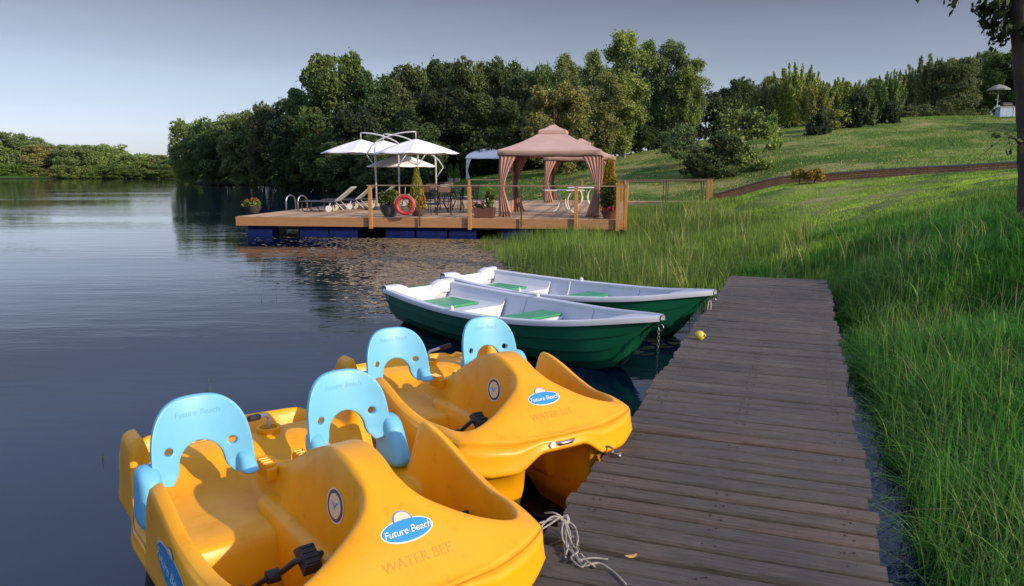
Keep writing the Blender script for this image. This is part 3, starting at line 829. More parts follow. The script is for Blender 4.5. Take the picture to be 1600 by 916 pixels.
s1c = (P(597, 453, .47) + P(715, 440, .47)) / 2; s2c = (P(687, 434, .47) + P(790, 421, .47)) / 2
print('row', (bow1 - s1c).length, (bow2 - s2c).length, bow1, bow2)
tag(row1, 'dark green and white rowboat moored next to the yellow pedal boats', 'rowboat', RG)
place_row(row1, s1c, bow1)
row2 = copy_tree(row1); tag(row2, 'dark green and white rowboat moored against the reeds', 'rowboat', RG); place_row(row2, s2c, bow2)

# ------------------------------------------------------------ ropes, chains and small things at the dock
def link_chain(name, a, b, sag, label, mat=M['chain'], n=None, r=.006, size=.028):
    a, b = Vector(a), Vector(b); root = None; mb = MB()
    n = n or max(4, int((b - a).length * 1.05 / (size * 1.15)))
    pts = [a.lerp(b, k / n) + Vector((0, 0, -sag * 4 * (k / n) * (1 - k / n))) for k in range(n + 1)]
    for k in range(n):
        p, q = pts[k], pts[k + 1]; d = (q - p); c = (p + q) / 2; t = d.normalized(); l = d.length * .72
        x = t.cross(Vector((0, 1, .3))).normalized(); 
        if k % 2: x = t.cross(x).normalized()
        mb.tube([c + t * l * math.cos(an) + x * size * .4 * math.sin(an) for an in np.linspace(0, 2 * math.pi, 9)[:-1]], r * .6, 5, close=True)
    return tag(mb.build(name, mat, smooth=True), label, 'chain')
link_chain('mooring_chain', bow1 + Vector((-.04, -.02, -.12)), P(1026, 600, -.05) * 1, 0, 'galvanised mooring chain hanging from the bow of the nearer rowboat')
e2 = DK(bow2.dot(dd) - DO.dot(dd) - .35, .01, .36)
link_chain('mooring_chain', bow2 + Vector((-.06, 0, -.12)), e2, .18, 'pale chain sagging from the farther rowboat bow to the dock edge', M['rope'], r=.012, size=.05)
pb2 = P(880, 682, .47)
def rope(name, pts, r, label, n=6, mat='rope', cat='rope'):
    P_ = [Vector(p) for p in pts]; out = []
    for i in range(len(P_) - 1):
        p0 = P_[max(0, i - 1)]; p1 = P_[i]; p2 = P_[i + 1]; p3 = P_[min(len(P_) - 1, i + 2)]
        for k in range(6):
            t = k / 6; out.append(.5 * ((2 * p1) + (p2 - p0) * t + (2 * p0 - 5 * p1 + 4 * p2 - p3) * t * t + (3 * p1 - p0 - 3 * p2 + p3) * t ** 3))
    out.append(P_[-1]); mb = MB(); mb.tube(out, r, n)
    return mb, out
mb, _ = rope('', [P(884, 683, .47), P(891, 700, .36), P(893, 730, .16), P(894, 765, -.08)], .005, '')
tag(mb.build('mooring_line', M['rope'], smooth=True), 'thin line hanging into the water from the second pedal boat bow', 'rope')
# frayed white rope: several loose strands in a tuft
rnd = random.Random(11)
mb = MB(); zt = .425
def pp(x, y, z=.42): return P(x, y, z)
knot = pp(880, 812, .47)
strs = [[pp(838, 832, .56), pp(858, 820, .52), pp(876, 808, .49), knot, pp(890, 830, .44), pp(893, 858, .415), pp(910, 880, .41)],
        [pp(845, 824, .55), pp(862, 808, .52), knot, pp(884, 838, .44), pp(886, 862, .41)],
        [knot, pp(897, 822, .45), pp(903, 842, .43), pp(900, 858, .412), pp(905, 874, .41), pp(925, 872, .41), pp(950, 874, .41)],
        [knot, pp(878, 836, .45), pp(884, 852, .42), pp(898, 868, .41), pp(912, 884, .41), pp(935, 880, .415), pp(958, 893, .41), pp(978, 913, .41)],
        [pp(852, 802, .47), pp(866, 802, .49), knot, pp(889, 842, .43), pp(884, 868, .41)],
        [knot, pp(893, 848, .43), pp(903, 862, .415), pp(892, 872, .41), pp(908, 886, .41), pp(918, 879, .42), pp(930, 886, .41)],
        [pp(842, 818, .50), pp(856, 814, .50), knot, pp(881, 846, .42), pp(884, 872, .405)]]
for st in strs:
    m_, _ = rope('', st, .0042, '', 6); mb.add(m_.v, m_.f)
for k in range(22):
    t = rnd.random(); a = pp(884 + 28 * t + rnd.uniform(-5, 5), 826 + 52 * t + rnd.uniform(-4, 4), .425)
    d = Vector((rnd.uniform(-.04, .04), rnd.uniform(-.03, .03), rnd.uniform(-.002, .01))); mb.tube([a, a + d * .5 + Vector((0, 0, .008)), a + d], .0016, 4)
mb.tube([knot + Vector((.022 * math.cos(a), .016 * math.sin(a), .012 * math.sin(2 * a))) for a in np.linspace(0, 2 * math.pi, 10)[:-1]], .008, 6, close=True)
tag(mb.build('frayed_rope', M['rope'], smooth=True), 'frayed whitish rope lying knotted on the near dock planks', 'rope')
# shackle on the edge
c = P(948, 707, .42); mb = MB()
mb.tube([c + dd * .0 + dn * (-.035 * math.cos(a)) + dd * .028 * math.sin(a) + Vector((0, 0, .012 + .012 * math.sin(a))) for a in np.linspace(-.6, math.pi + .6, 12)], .0065, 8)
mb.tube([c + dn * .02, c + dn * .075 - dd * .012], .007, 8); mb.tube([c + dn * .075 - dd * .035, c + dn * .075 + dd * .012], .010, 8)
tag(mb.build('shackle', M['chain'], smooth=True), 'steel shackle lying at the dock edge beside the second pedal boat', 'shackle')
# yellow float and dead leaf
c = P(1088, 524, .44); mb = MB(); mb.lathe([(0, -.045), (.03, -.038), (.045, -.015), (.045, .015), (.03, .038), (.012, .045), (.012, .06), (0, .06)], 16); 
o = mb.build('small_buoy', M['yellow_plastic'], smooth=True, angle=50); o.location = c + dn * .03; o.rotation_euler = (R(80), 0, R(50)); tag(o, 'small yellow float lying on the left edge of the dock', 'buoy')
c = P(986, 869, .404); mb = MB()
pts = [(math.cos(t) * .028, math.sin(t) * .014, .003 + .004 * math.cos(2 * t)) for t in np.linspace(0, 2 * math.pi, 13)[:-1]]
mb.add([(0, 0, .001)] + pts, [(0, 1 + k, 1 + (k + 1) % 12) for k in range(12)]); o = mb.build('fallen_leaf', M['dry_leaf']); o.location = c; o.rotation_euler = (0, 0, .3); tag(o, 'tan fallen leaf lying on a near dock plank', 'leaf')
# ------------------------------------------------------------ floating deck
de = Vector((.99, -.141, 0)); dv = Vector((.141, .99, 0)); DZ = .6
DA = P(371, 338, DZ); DYAW = math.atan2(de.y, de.x)
DW, DD = 11.45, 14.2
def DP(t, s, z=0): return Vector((DA.x + de.x * t + dv.x * s, DA.y + de.y * t + dv.y * s, DZ + z))
def dloc(p): q = Vector(p) - DA; return q.dot(de), q.dot(dv)
rnd = random.Random(7)
deck = empty('floating_deck', (DA.x, DA.y, 0), DYAW, 'large timber deck floating on blue plastic drums, under the gazebos and parasols', 'deck')
mb = MB(); x = 0
while x < DW - .01:
    wd = min(.142, DW - x); mb.box((x + wd / 2, DD / 2, DZ - .016 + rnd.uniform(-.002, .002)), (wd - .007, DD - .0, .03)); x += .142
mb.build('decking', M['deck_wood'], deck)
mb = MB(); mb.box((DW / 2, -.024, DZ - .145), (DW + .09, .045, .27)); mb.build('front_fascia', M['fascia_wood'], deck, bevel=.006)
mb = MB(); mb.box((-.024, DD / 2, DZ - .147), (.045, DD, .27)); mb.box((DW + .024, DD / 2, DZ - .147), (.045, DD, .27)); mb.box((DW / 2, DD + .024, DZ - .147), (DW + .09, .045, .27)); mb.build('side_fascia', M['fascia_wood'], deck)
mb = MB()
for y in np.arange(.6, DD, 1.2): mb.box((DW / 2, y, DZ - .14), (DW - .2, .08, .2))
mb.build('joist', M['dark_wood'], deck)
for y in (.55, 5, 10):
    for px0, px1 in ((377, 421), (469, 517), (519, 566), (613, 660), (663, 713), (716, 760), (800, 850), (880, 930)):
        if y > 1 and px0 > 480: continue
        t0 = (px0 - 371) / 615 * DW; t1 = (px1 - 371) / 615 * DW
        m_ = MB(); rows = []
        for k in range(17):
            xx = t0 + (t1 - t0) * k / 16; r = .29 * (1 if 0 < k < 16 else .9) * (.965 if k % 4 == 2 else 1); rows.append([(xx, y + r * .95 * math.copysign(abs(math.cos(a)) ** .6, math.cos(a)), .06 + r * .9 * math.copysign(abs(math.sin(a)) ** .6, math.sin(a))) for a in np.linspace(0, 2 * math.pi, 21)[:-1]])
        m_.grid(rows, closeu=True); m_.f += [tuple(range(20)), tuple(16 * 20 + q for q in range(20))]
        m_.build('float_drum', M['float_blue'], deck, smooth=True, angle=40)

# railings (things of their own: they are bolted on, but each run is one piece of joinery)
def railing(name, label, t_s, posts, thin, top=.93, rails=(.93,), mat=None, wire=(.3, .6)):
    """t_s: list of two world points (at deck level)"""
    a, b = t_s; L = (b - a).length; yaw = math.atan2(b.y - a.y, b.x - a.x)
    r = empty(name, a, yaw, label, 'railing')
    sl = (b.z - a.z) / L
    for p in posts:
        m_ = MB(); m_.box((p, 0, p * sl + (top - .32) / 2 - .01), (.10, .085, top + .30)); m_.build('post', M['post_wood'], r, bevel=.006)
    for p in thin:
        m_ = MB(); m_.box((p, 0, p * sl + top / 2 - .13), (.038, .03, top + .22)); m_.build('baluster', M['brown_metal'], r)
    for z in rails:
        m_ = MB(); m_.bar((-.05, 0, z), (L + .05, 0, z + L * sl), .05, .035); m_.build('handrail', M['rail_wood'], r, bevel=.004)
    return r
M['rail_wood'] = wood('rail_wood', (.20, .13, .09), (.30, .20, .13), (.38, .26, .18), grain=(.6, 10, 10))
def tpx(px): # deck front coordinate of a pixel column
    k = (px - 800) / F; return (k * DA.y - DA.x) / (de.x - k * de.y)
t0 = tpx(579) ; f0 = DP(t0, -.10)
railing('deck_railing', 'front railing of the deck, orange posts with a thin handrail, carrying the life ring', (f0, DP(DW, -.10)), [0.05, tpx(735) - t0, tpx(900) - t0, DW - t0 - .12], [tpx(657) - t0, tpx(815) - t0])
railing('deck_railing', 'side railing of the deck running back from the front right corner', (DP(DW + .10, .12), DP(DW + .10, DD - 1.3)), [.1, 1.3, 2.9, 6.0, 9.0, 12.0], [])
railing('deck_railing', 'rear railing of the deck seen behind the gazebo', (DP(4.2, DD + .1), DP(DW, DD + .1)), [.05, 1.8, 3.6, 5.4, 7.1], [])

# ramp to the shore with a railing on each side
rp0 = DP(DW, DD - 1.1, 0); rp1 = Vector(((1106 - 800) / F * 33.4, 33.2, .66))
rd = (rp1 - rp0); ryaw = math.atan2(rd.y, rd.x); rl = rd.length
gway = empty('gangway', rp0, ryaw, 'short plank gangway linking the deck to the grassy shore', 'gangway')
mb = MB()
for k in range(int(rl / .15)): mb.box((.12 + k * .15, .0, -.02 + k * .15 * rd.z / rl), (.14, 1.2, .035))
mb.build('planks', M['deck_wood'], gway)
mb = MB(); mb.box((rl / 2, -.6, -.12), (rl, .05, .16)); mb.box((rl / 2, .6, -.12), (rl, .05, .16)); mb.build('side_beam', M['grey_cap'], gway)
up = Vector((-rd.y, rd.x, 0)).normalized()
railing('gangway_railing', 'nearer railing of the gangway, made of paired greyed posts', (rp0 - up * .62, rp1 - up * .62), [.08, rl - .05], [rl * .50, rl * .53, rl - .24, rl - .32], rails=(.94, .88))
railing('gangway_railing', 'farther railing of the gangway towards the lawn', (rp0 + up * .62, rp1 + up * .62), [.08, rl - .05], [rl * .5], rails=(.93,))

# life ring on the front railing
c = DP(tpx(636.5), -.19, .0); c.z = zpix(320.5, c.y)
ring = empty('life_ring', c, DYAW, 'red life ring hanging on the front railing of the deck', 'life ring')
mb = MB(); mb.tube([(.25 * math.cos(a), 0, .25 * math.sin(a)) for a in np.linspace(0, 2 * math.pi, 33)[:-1]], .062, 12, close=True); mb.build('ring', M['red_ring'], ring, smooth=True)
for a in (.8, 2.4, 3.9, 5.5):
    m_ = MB(); cc = Vector((.25 * math.cos(a), 0, .25 * math.sin(a))); tt = Vector((-math.sin(a), 0, math.cos(a))); m_.tube([cc - tt * .02, cc + tt * .02], .066, 12); m_.build('band', M['red_band'] if 'red_band' in M else M['red_ring'], ring, smooth=True, angle=40)
m_ = MB(); m_.tube([(.31 * math.cos(a), -.03 + .02 * math.sin(4 * a), .31 * math.sin(a) + .0) for a in np.linspace(0, 2 * math.pi, 25)[:-1]], .008, 5, close=True); m_.tube([(0, .02, .30), (0, .08, .50)], .01, 5); m_.build('grab_line', M['rope'], ring, smooth=True)

# ------------------------------------------------------------ gazebos
def gazebo(name, c, size, yaw, label, cloth, drape, leg_h=1.83, val=.16, roof=.52, cap=True, drape_open=1, dome=False):
    g = empty(name, c, yaw, label, 'gazebo'); h = size / 2
    for sx in (-1, 1):
        for sy in (-1, 1):
            m_ = MB(); m_.box((sx * (h - .1), sy * (h - .1), leg_h / 2 + .02), (.07, .07, leg_h + .04)); m_.build('leg', M['brown_metal'] if not dome else M['grey_metal'], g)
    # roof: four pitched panels sagging between the corners
    mb = MB(); n = 12; rows = []
    for i in range(9):
        t = i / 8; hh = (h + .03) * (1 - t) + .40 * t * (h / 1.5); z = leg_h + val * .75 + roof * (t ** (1.0 if not dome else .55)) - .05 * math.sin(math.pi * t) * (0 if dome else 1)
        row = []
        for k in range(4 * n):
            sd_, q = divmod(k, n); u = -1 + 2 * q / n
            x, y = [(u, -1), (1, u), (-u, 1), (-1, -u)][sd_]
            sag = -.05 * (1 - u * u) * (1 - t); bow = .02 * (1 - u * u)
            row.append((x * hh, y * hh, z + sag * (1 if dome else .6)))
        rows.append(row)
    low = [(x * 1.004, y * 1.004, leg_h - val * .25 + (.012 * math.sin(k * 1.3))) for k, (x, y, z) in enumerate(rows[0])]
    mb.grid([low] + rows, closeu=True)
    if dome: mb.f.append(tuple(len(mb.v) - 4 * n + k for k in range(4 * n)))
    mb.build('canopy', cloth, g, smooth=True, angle=28, solid=.008)
    if cap:
        mb = MB(); s0 = .42 * h / 1.5; z0 = leg_h + val * .75 + roof
        r0 = [(x * s0, y * s0, z0 + .0) for x, y in ((-1, -1), (1, -1), (1, 1), (-1, 1))]; r1 = [(x * s0, y * s0, z0 + .09) for x, y in ((-1, -1), (1, -1), (1, 1), (-1, 1))]
        r2 = [(x * .05, y * .05, z0 + .27) for x, y in ((-1, -1), (1, -1), (1, 1), (-1, 1))]
        mb.grid([r0, r1, [tuple(Vector(a) * .5 + Vector(b) * .5 - Vector((0, 0, .02))) for a, b in zip(r1, r2)], r2], closeu=True); mb.f.append(tuple(len(mb.v) - 4 + k for k in range(4)))
        mb.build('vent_cap', cloth, g, solid=.008)
    # drapes gathered at each corner post
    rn = random.Random(int(size * 100))
    for sx in (-1, 1):
        for sy in (-1, 1):
            for ax in (0, 1):
                mb = MB(); rows = []; top_w = .40 if not dome else .3
                for k in range(15):
                    t = k / 14; z = leg_h - .02 - (leg_h - .04) * t
                    if t < .55: wdt = top_w * (1 - t / .55) ** 1.6 + .10
                    else: wdt = .10 + .26 * ((t - .55) / .45) ** 1.1
                    row = []
                    for q in range(19):
                        s_ = q / 18; d = .012 + .035 * math.sin(s_ * 24 + ax * 2) * (.5 + .5 * t); a_ = s_ * wdt
                        x, y = (h - .05 - a_, h - .03 + d) if ax == 0 else (h - .03 + d, h - .05 - a_)
                        row.append((sx * x, sy * y, z))
                    rows.append(row)
                mb.grid(rows); mb.build('drape', drape, g, smooth=True, solid=.004)
    return g
gc = DP(tpx(786), 1.35) ; c1 = P(786, 339, DZ); t1, s1 = dloc(c1)
gazebo('gazebo', DP(t1 + 1.36, s1 + 1.40), 2.95, DYAW, 'mauve canvas gazebo with tied drapes at the front of the deck', M['canvas_mauve'], M['drape_mauve'])
c2 = P(857, 314.5, DZ); t2, s2 = dloc(c2)
gazebo('gazebo', DP(t2 + 1.45, s2 - .2), 2.95, DYAW, 'second mauve gazebo standing behind the first near the rear railing', M['canvas_mauve'], M['drape_mauve'])
wz = tz(-2.0, 66)
WZ = 1.0
gazebo('gazebo', PD(764, 66, WZ + .0), 3.3, DYAW, 'white gazebo with white drapes on the dark terrace under the trees', M['canvas_white'], M['canvas_white'], leg_h=1.95, val=.1, roof=.75, cap=False, dome=True)
# dark terrace by the wood
ter = empty('terrace', PD(750, 64, 0), DYAW, 'low dark terrace at the foot of the trees under the white gazebo', 'terrace')
mb = MB(); mb.box((0, 2.0, WZ - .1), (7.4, 6, .18)); mb.build('platform', M['dark_wood'], ter)
for x in (-3.4, -1.1, 1.1, 3.4): m_ = MB(); m_.box((x, -.7, WZ / 2 - .6), (.15, .15, WZ + 1)); m_.build('leg', M['dark_wood'], ter)
mb = MB(); mb.box((0, -1.01, WZ - .13), (7.4, .05, .2)); mb.build('edge_board', M['dark_wood'], ter)

# ------------------------------------------------------------ cantilever parasols
def parasol(base, centre_px, reach, yaw, label, zmast=2.35, apex=2.42, rad=1.55):
    g = empty('cantilever_parasol', base, yaw, label, 'parasol', 'white cantilever parasols on the deck')
    m_ = MB(); m_.lathe([(0, 0), (.42, 0), (.42, .05), (.10, .07), (.06, .12), (0, .12)], 20); m_.build('base', M['pot_dark'], g, smooth=True, angle=40)
    m_ = MB(); m_.tube([(0, 0, .05), (0, 0, zmast * .92), (.03, 0, zmast - .05)], .033, 8); m_.build('mast', M['grey_metal'], g, smooth=True)
    m_ = MB(); pts = [(-.30, 0, zmast - .42), (-.12, 0, zmast - .12)] + [(reach * t, 0, zmast - .02 + .38 * math.sin(math.pi * .5 * t ** .8)) for t in np.linspace(.05, 1, 8)] ; m_.tube(pts, .024, 8); m_.tube([pts[-1], (reach, 0, apex + .02)], .018, 6); m_.build('arm', M['grey_metal'], g, smooth=True)
    m_ = MB(); m_.tube([(-.30, 0, zmast - .42), (0, 0, zmast - .85)], .018, 6); m_.tube([(0, 0, zmast - .80), (-.02, 0, zmast - .95)], .03, 6); m_.build('strut', M['grey_metal'], g, smooth=True)
    # canopy with eight panels
    mb = MB(); N = 8; rows = []; can = 0
    for i in range(8):
        t = i / 7; row = []
        for k in range(N * 4):
            q = k % 4 / 4; an = 2 * math.pi * k / (N * 4)
            pr = math.cos(math.pi / N) / math.cos((q - .5) * 2 * math.pi / N)
            r = rad * t * pr; z = apex - .50 * t - .03 * math.sin(math.pi * q) * t + .03 * math.sin(math.pi * t)
            row.append((reach + r * math.cos(an), r * math.sin(an), z))
        rows.append(row)
    mb.grid(rows, closeu=True); mb.build('canopy', M['canvas_white'], g, smooth=True, angle=9, solid=.006, recalc=True)
    for k in range(N):
        an = 2 * math.pi * k / N; m_ = MB(); m_.tube([(reach, 0, apex - .06), (reach + rad * .97 * math.cos(an), rad * .97 * math.sin(an), apex - .52)], .011, 5); m_.build('rib', M['grey_metal'], g)
    return g
def para(pxm, Dm, pxc, label, dz=0, flip=0, rad=1.55, apex=2.42):
    b = PD(pxm, Dm, DZ); r = abs(pxc - pxm) / F * Dm
    yaw = 0 if pxc > pxm else math.pi
    g = parasol(b, pxc, max(r, 1.0), yaw + flip, label, rad=rad, apex=apex, zmast=apex - .12)
    return g
para(587, 27.0, 650, 'white cantilever parasol on the leftmost mast, its canopy the nearest to us', rad=1.50, apex=2.44)
para(623, 29.0, 566, 'white cantilever parasol reaching farthest left over the sun loungers', rad=1.52, apex=2.50)
para(653, 30.5, 601, 'white cantilever parasol mostly hidden between two nearer canopies', rad=1.5, apex=2.52)
para(681, 31.5, 628, 'white cantilever parasol on the rightmost mast, its canopy lowest and behind', rad=1.42, apex=2.02)

# ------------------------------------------------------------ furniture on the deck
def lounger(p, yaw, label):
    g = empty('sun_lounger', p, yaw, label, 'sun lounger', 'sun loungers on the deck')
    for sy in (-1, 1):
        m_ = MB(); m_.tube([(-.02, sy * .3, .34), (.05, sy * .3, .35), (1.25, sy * .3, .33)], .02, 6); m_.build('side_rail', M['sling_dark'], g)
    for x in (.10, .42):
        m_ = MB(); m_.tube([(x - .02, -.3, .34), (x - .04, -.3, .12), (x + .04, -.3, .02), (x + .18, -.3, .01), (x + .18, .3, .01), (x + .04, .3, .02), (x - .04, .3, .12), (x - .02, .3, .34)], .015, 6); m_.build('leg', M['dark_metal'], g, smooth=True)
    for sy in (-1, 1):
        m_ = MB(); m_.tube([(1.22, sy * .28, .33), (1.5, sy * .28, .06)], .018, 6); m_.tube([(1.05, sy * .28, .33), (1.0, sy * .30, .11)], .018, 6); m_.build('leg', M['grey_metal'], g, smooth=True)
        m_ = MB(); m_.tube([(1.0, sy * .31, .11), (1.0, sy * .35, .11)], .105, 16); m_.build('wheel', M['white_plastic'], g, smooth=True, angle=40)
    m_ = MB(); m_.box((.62, 0, .345), (1.25, .56, .03)); m_.build('seat', M['sling_dark'], g, bevel=.01)
    m_ = MB(); a, b = Vector((1.2, 0, .35)), Vector((1.78, 0, .82)); m_.bar(a, b, .56, .035); m_.build('backrest', M['cushion'], g, bevel=.01)
    return g
for k, (px, py) in enumerate(((474, 330.5), (508, 327.0), (543, 325.5), (585, 324.5))):
    p = P(px, py, DZ); lounger(p, DYAW + .03, ['sun lounger nearest the front edge, low dark frame with a white wheel', 'second sun lounger from the front edge, behind the nearest', 'third sun lounger from the front edge, partly behind the corner post', 'sun lounger under the leftmost parasol mast, the farthest to the right'][k])
# bathing ladder
g = empty('swim_ladder', P(464, 328, DZ), DYAW + 1.2, 'pair of steel ladder hoops at the left edge of the deck', 'ladder')
for y in (-.28, .28):
    m_ = MB(); m_.tube([(-.22, y, -.9), (-.22, y, .30)] + [(-.22 * math.cos(a), y, .30 + .2 * math.sin(a)) for a in np.linspace(.2, math.pi - .2, 8)] + [(.22, y, .30), (.22, y, 0)], .025, 8); m_.build('handrail', M['steel'], g, smooth=True)
for z in (-.2, -.5): m_ = MB(); m_.box((-.22, 0, z), (.08, .54, .03)); m_.build('rung', M['steel'], g)

def chair(p, yaw, label, cushion=False):
    g = empty('garden_chair', p, yaw, label, 'chair', 'dark metal garden chairs')
    for sx in (-1, 1):
        for y in (-.22, .22): m_ = MB(); m_.tube([(sx * .22, y, 0), (sx * .19, y * .9, .43), (sx * .22, y, .64 if y < 0 else .44)], .012, 6); m_.build('leg', M['dark_metal'], g)
        m_ = MB(); m_.tube([(sx * .22, -.22, .64), (sx * .235, .0, .66), (sx * .2, .22, .63)], .014, 6); m_.build('armrest', M['dark_metal'], g, smooth=True)
    m_ = MB(); m_.box((0, 0, .43), (.43, .44, .025)); m_.build('seat', M['dark_metal'] if not cushion else M['cushion'], g, bevel=.008)
    m_ = MB(); m_.tube([(-.2, .2, .43), (-.2, .27, .86), (-.15, .28, .9), (.15, .28, .9), (.2, .27, .86), (.2, .2, .43)], .013, 6); m_.build('back_frame', M['dark_metal'], g, smooth=True)
    m_ = MB(); m_.box((0, .262, .79), (.36, .02, .17)); m_.build('backrest', M['sling_brown'] if not cushion else M['cushion'], g)
    m_ = MB(); [m_.box((x, .245, .6), (.015, .015, .34)) for x in (-.12, -.04, .04, .12)]; m_.build('back_slats', M['dark_metal'], g)
    return g
def rtable(p, r, label):
    g = empty('bistro_table', p, 0, label, 'table')
    m_ = MB(); m_.lathe([(0, .70), (r, .70), (r, .725), (0, .725)], 28); m_.build('tabletop', M['dark_metal'], g)
    for k in range(4): a = math.pi / 4 + k * math.pi / 2; m_ = MB(); m_.tube([(r * .75 * math.cos(a), r * .75 * math.sin(a), 0), (r * .15 * math.cos(a), r * .15 * math.sin(a), .35), (r * .6 * math.cos(a), r * .6 * math.sin(a), .70)], .014, 6); m_.build('leg', M['dark_metal'], g)
rtable(P(690, 332, DZ), .45, 'dark metal garden table between chairs, left of the brown planter')
rtable(P(716, 325, DZ), .42, 'dark metal garden table farther back behind the brown planter')
CH = [(667, 336, 2.9, 'brown-backed garden chair just right of the life ring', False), (694, 336.5, 3.3, 'garden chair in front of the table, between life ring and planter', False), (697, 329, .1, 'garden chair with a pale cushion behind the nearer table', True),
      (712, 331, -1.3, 'garden chair right of the nearer table, facing left', False), (677, 328, .3, 'garden chair behind the nearer table beside a parasol mast', False), (727, 326.5, -1.2, 'garden chair with a cushion left of the middle orange post', True), (705, 321, .4, 'garden chair at the farther table, the farthest back', False), (733, 331, -2.3, 'garden chair behind the middle orange post', False)]
for px, py, ya, lb, cu in CH: chair(P(px, py, DZ), ya, lb, cu)
def curved_table(p, yaw, label, L=1.3):
    g = empty('white_table', p, yaw, label, 'table')
    m_ = MB(); m_.box((0, 0, .72), (L, .8, .03)); m_.build('tabletop', M['white_plastic'], g, bevel=.01)
    for sx in (-1, 1):
        for sy in (-.28, .28):
            m_ = MB(); m_.tube([(sx * (.36 - .26 * math.cos(a)) * L / 1.3, sy, .36 + .35 * math.sin(a)) for a in np.linspace(-1.45, 1.45, 12)], .022, 6); m_.build('leg', M['white_plastic'], g, smooth=True)
    return g
curved_table(P(880, 332, DZ), DYAW + .2, 'white garden table with bowed legs under the front gazebo')
curved_table(P(914, 323, DZ), DYAW, 'white garden table with crossed bowed legs farther back by the right drape')

# ------------------------------------------------------------ terrain features on the right
wp = [(1113, 34.0, 314), (1150, 33.0, 304), (1190, 31.6, 293), (1235, 30.2, 286), (1290, 28.8, 284.5), (1350, 27.8, 280), (1430, 26.4, 276), (1510, 25.2, 272.5), (1590, 24.0, 268.5), (1700, 22.6, 265), (1850, 21.0, 262)]
def brick_mat():
    m, nt, b = new_mat('retaining_brick')
    tc = nt.nodes.new("ShaderNodeTexCoord"); mp = nt.nodes.new("ShaderNodeMapping"); lk(nt, tc.outputs['UV'], mp.inputs[0])
    br = nt.nodes.new("ShaderNodeTexBrick"); br.inputs['Scale'].default_value = 1; br.inputs['Color1'].default_value = (.46, .20, .085, 1); br.inputs['Color2'].default_value = (.54, .28, .14, 1); br.inputs['Mortar'].default_value = (.10, .07, .055, 1)
    br.inputs['Brick Width'].default_value = .25; br.inputs['Row Height'].default_value = .075; br.inputs['Mortar Size'].default_value = .008
    lk(nt, mp.outputs[0], br.inputs[0]); n = noise(nt, 1.5, 5); r = ramp(nt, n.outputs[0], [(.3, (.6, .6, .6)), (.7, (1.2, 1.1, 1.0))])
    lk(nt, mixc(nt, 1.0, br.outputs[0], r.outputs[0], 'MULTIPLY'), b.inputs['Base Color']); b.inputs['Roughness'].default_value = .9
    bump(nt, br.outputs[1], -.5, .01, b)
    return m
wall_pts = []
for px, D, py in wp: wall_pts.append(Vector(((px - 800) / F * D, D, zpix(py, D))))
def smoothp(ps, n=6):
    out = []
    for i in range(len(ps) - 1):
        p0 = ps[max(0, i - 1)]; p1 = ps[i]; p2 = ps[i + 1]; p3 = ps[min(len(ps) - 1, i + 2)]
        for k in range(n):
            t = k / n; out.append(.5 * ((2 * p1) + (p2 - p0) * t + (2 * p0 - 5 * p1 + 4 * p2 - p3) * t * t + (3 * p1 - p0 - 3 * p2 + p3) * t ** 3))
    return out + [ps[-1]]
wall_pts = smoothp(wall_pts)
rw = empty('retaining_wall', wall_pts[0], 0, 'low brick retaining wall with pale coping curving across the lawn', 'wall')
me = bpy.data.meshes.new('brick_face'); vs = []; fs = []; uvs = []; dist = 0
for i, p in enumerate(wall_pts):
    if i: dist += (p - wall_pts[i - 1]).length
    hh = .24 + .05 * min(1, i / 30)
    q = p - wall_pts[0]
    n_ = (wall_pts[min(i + 1, len(wall_pts) - 1)] - wall_pts[max(i - 1, 0)]); n_ = Vector((-n_.y, n_.x, 0)).normalized() * .12
    vs += [q + Vector((0, 0, -.45)), q + Vector((0, 0, hh)), q + n_ + Vector((0, 0, hh)), q + n_ + Vector((0, 0, -.45))]; uvs.append(dist)
for i in range(len(wall_pts) - 1):
    a = i * 4; b = a + 4
    for k in range(3): fs.append((a + k, b + k, b + k + 1, a + k + 1))
me.from_pydata([tuple(v) for v in vs], [], fs); uv = me.uv_layers.new()
for f_ in me.polygons:
    for li in f_.loop_indices:
        vi = me.loops[li].vertex_index; uv.data[li].uv = (uvs[vi // 4], me.vertices[vi].co.z - wall_pts[vi // 4].z + wall_pts[0].z + (.12 if vi % 4 > 1 else 0))
me.materials.append(brick_mat()); o = bpy.data.objects.new('brick_face', me); COL.objects.link(o); o.parent = rw
mb = MB(); rows = []
for i, p in enumerate(wall_pts):
    hh = .24 + .05 * min(1, i / 30); q = p - wall_pts[0]; n_ = (wall_pts[min(i + 1, len(wall_pts) - 1)] - wall_pts[max(i - 1, 0)]); n_ = Vector((-n_.y, n_.x, 0)).normalized()
    rows.append([q - n_ * .03 + Vector((0, 0, hh + .003)), q - n_ * .03 + Vector((0, 0, hh + .05)), q + n_ * .18 + Vector((0, 0, hh + .05)), q + n_ * .18 + Vector((0, 0, hh + .003))])
mb.grid(rows, closeu=True); mb.build('coping', M['grey_cap'], rw)

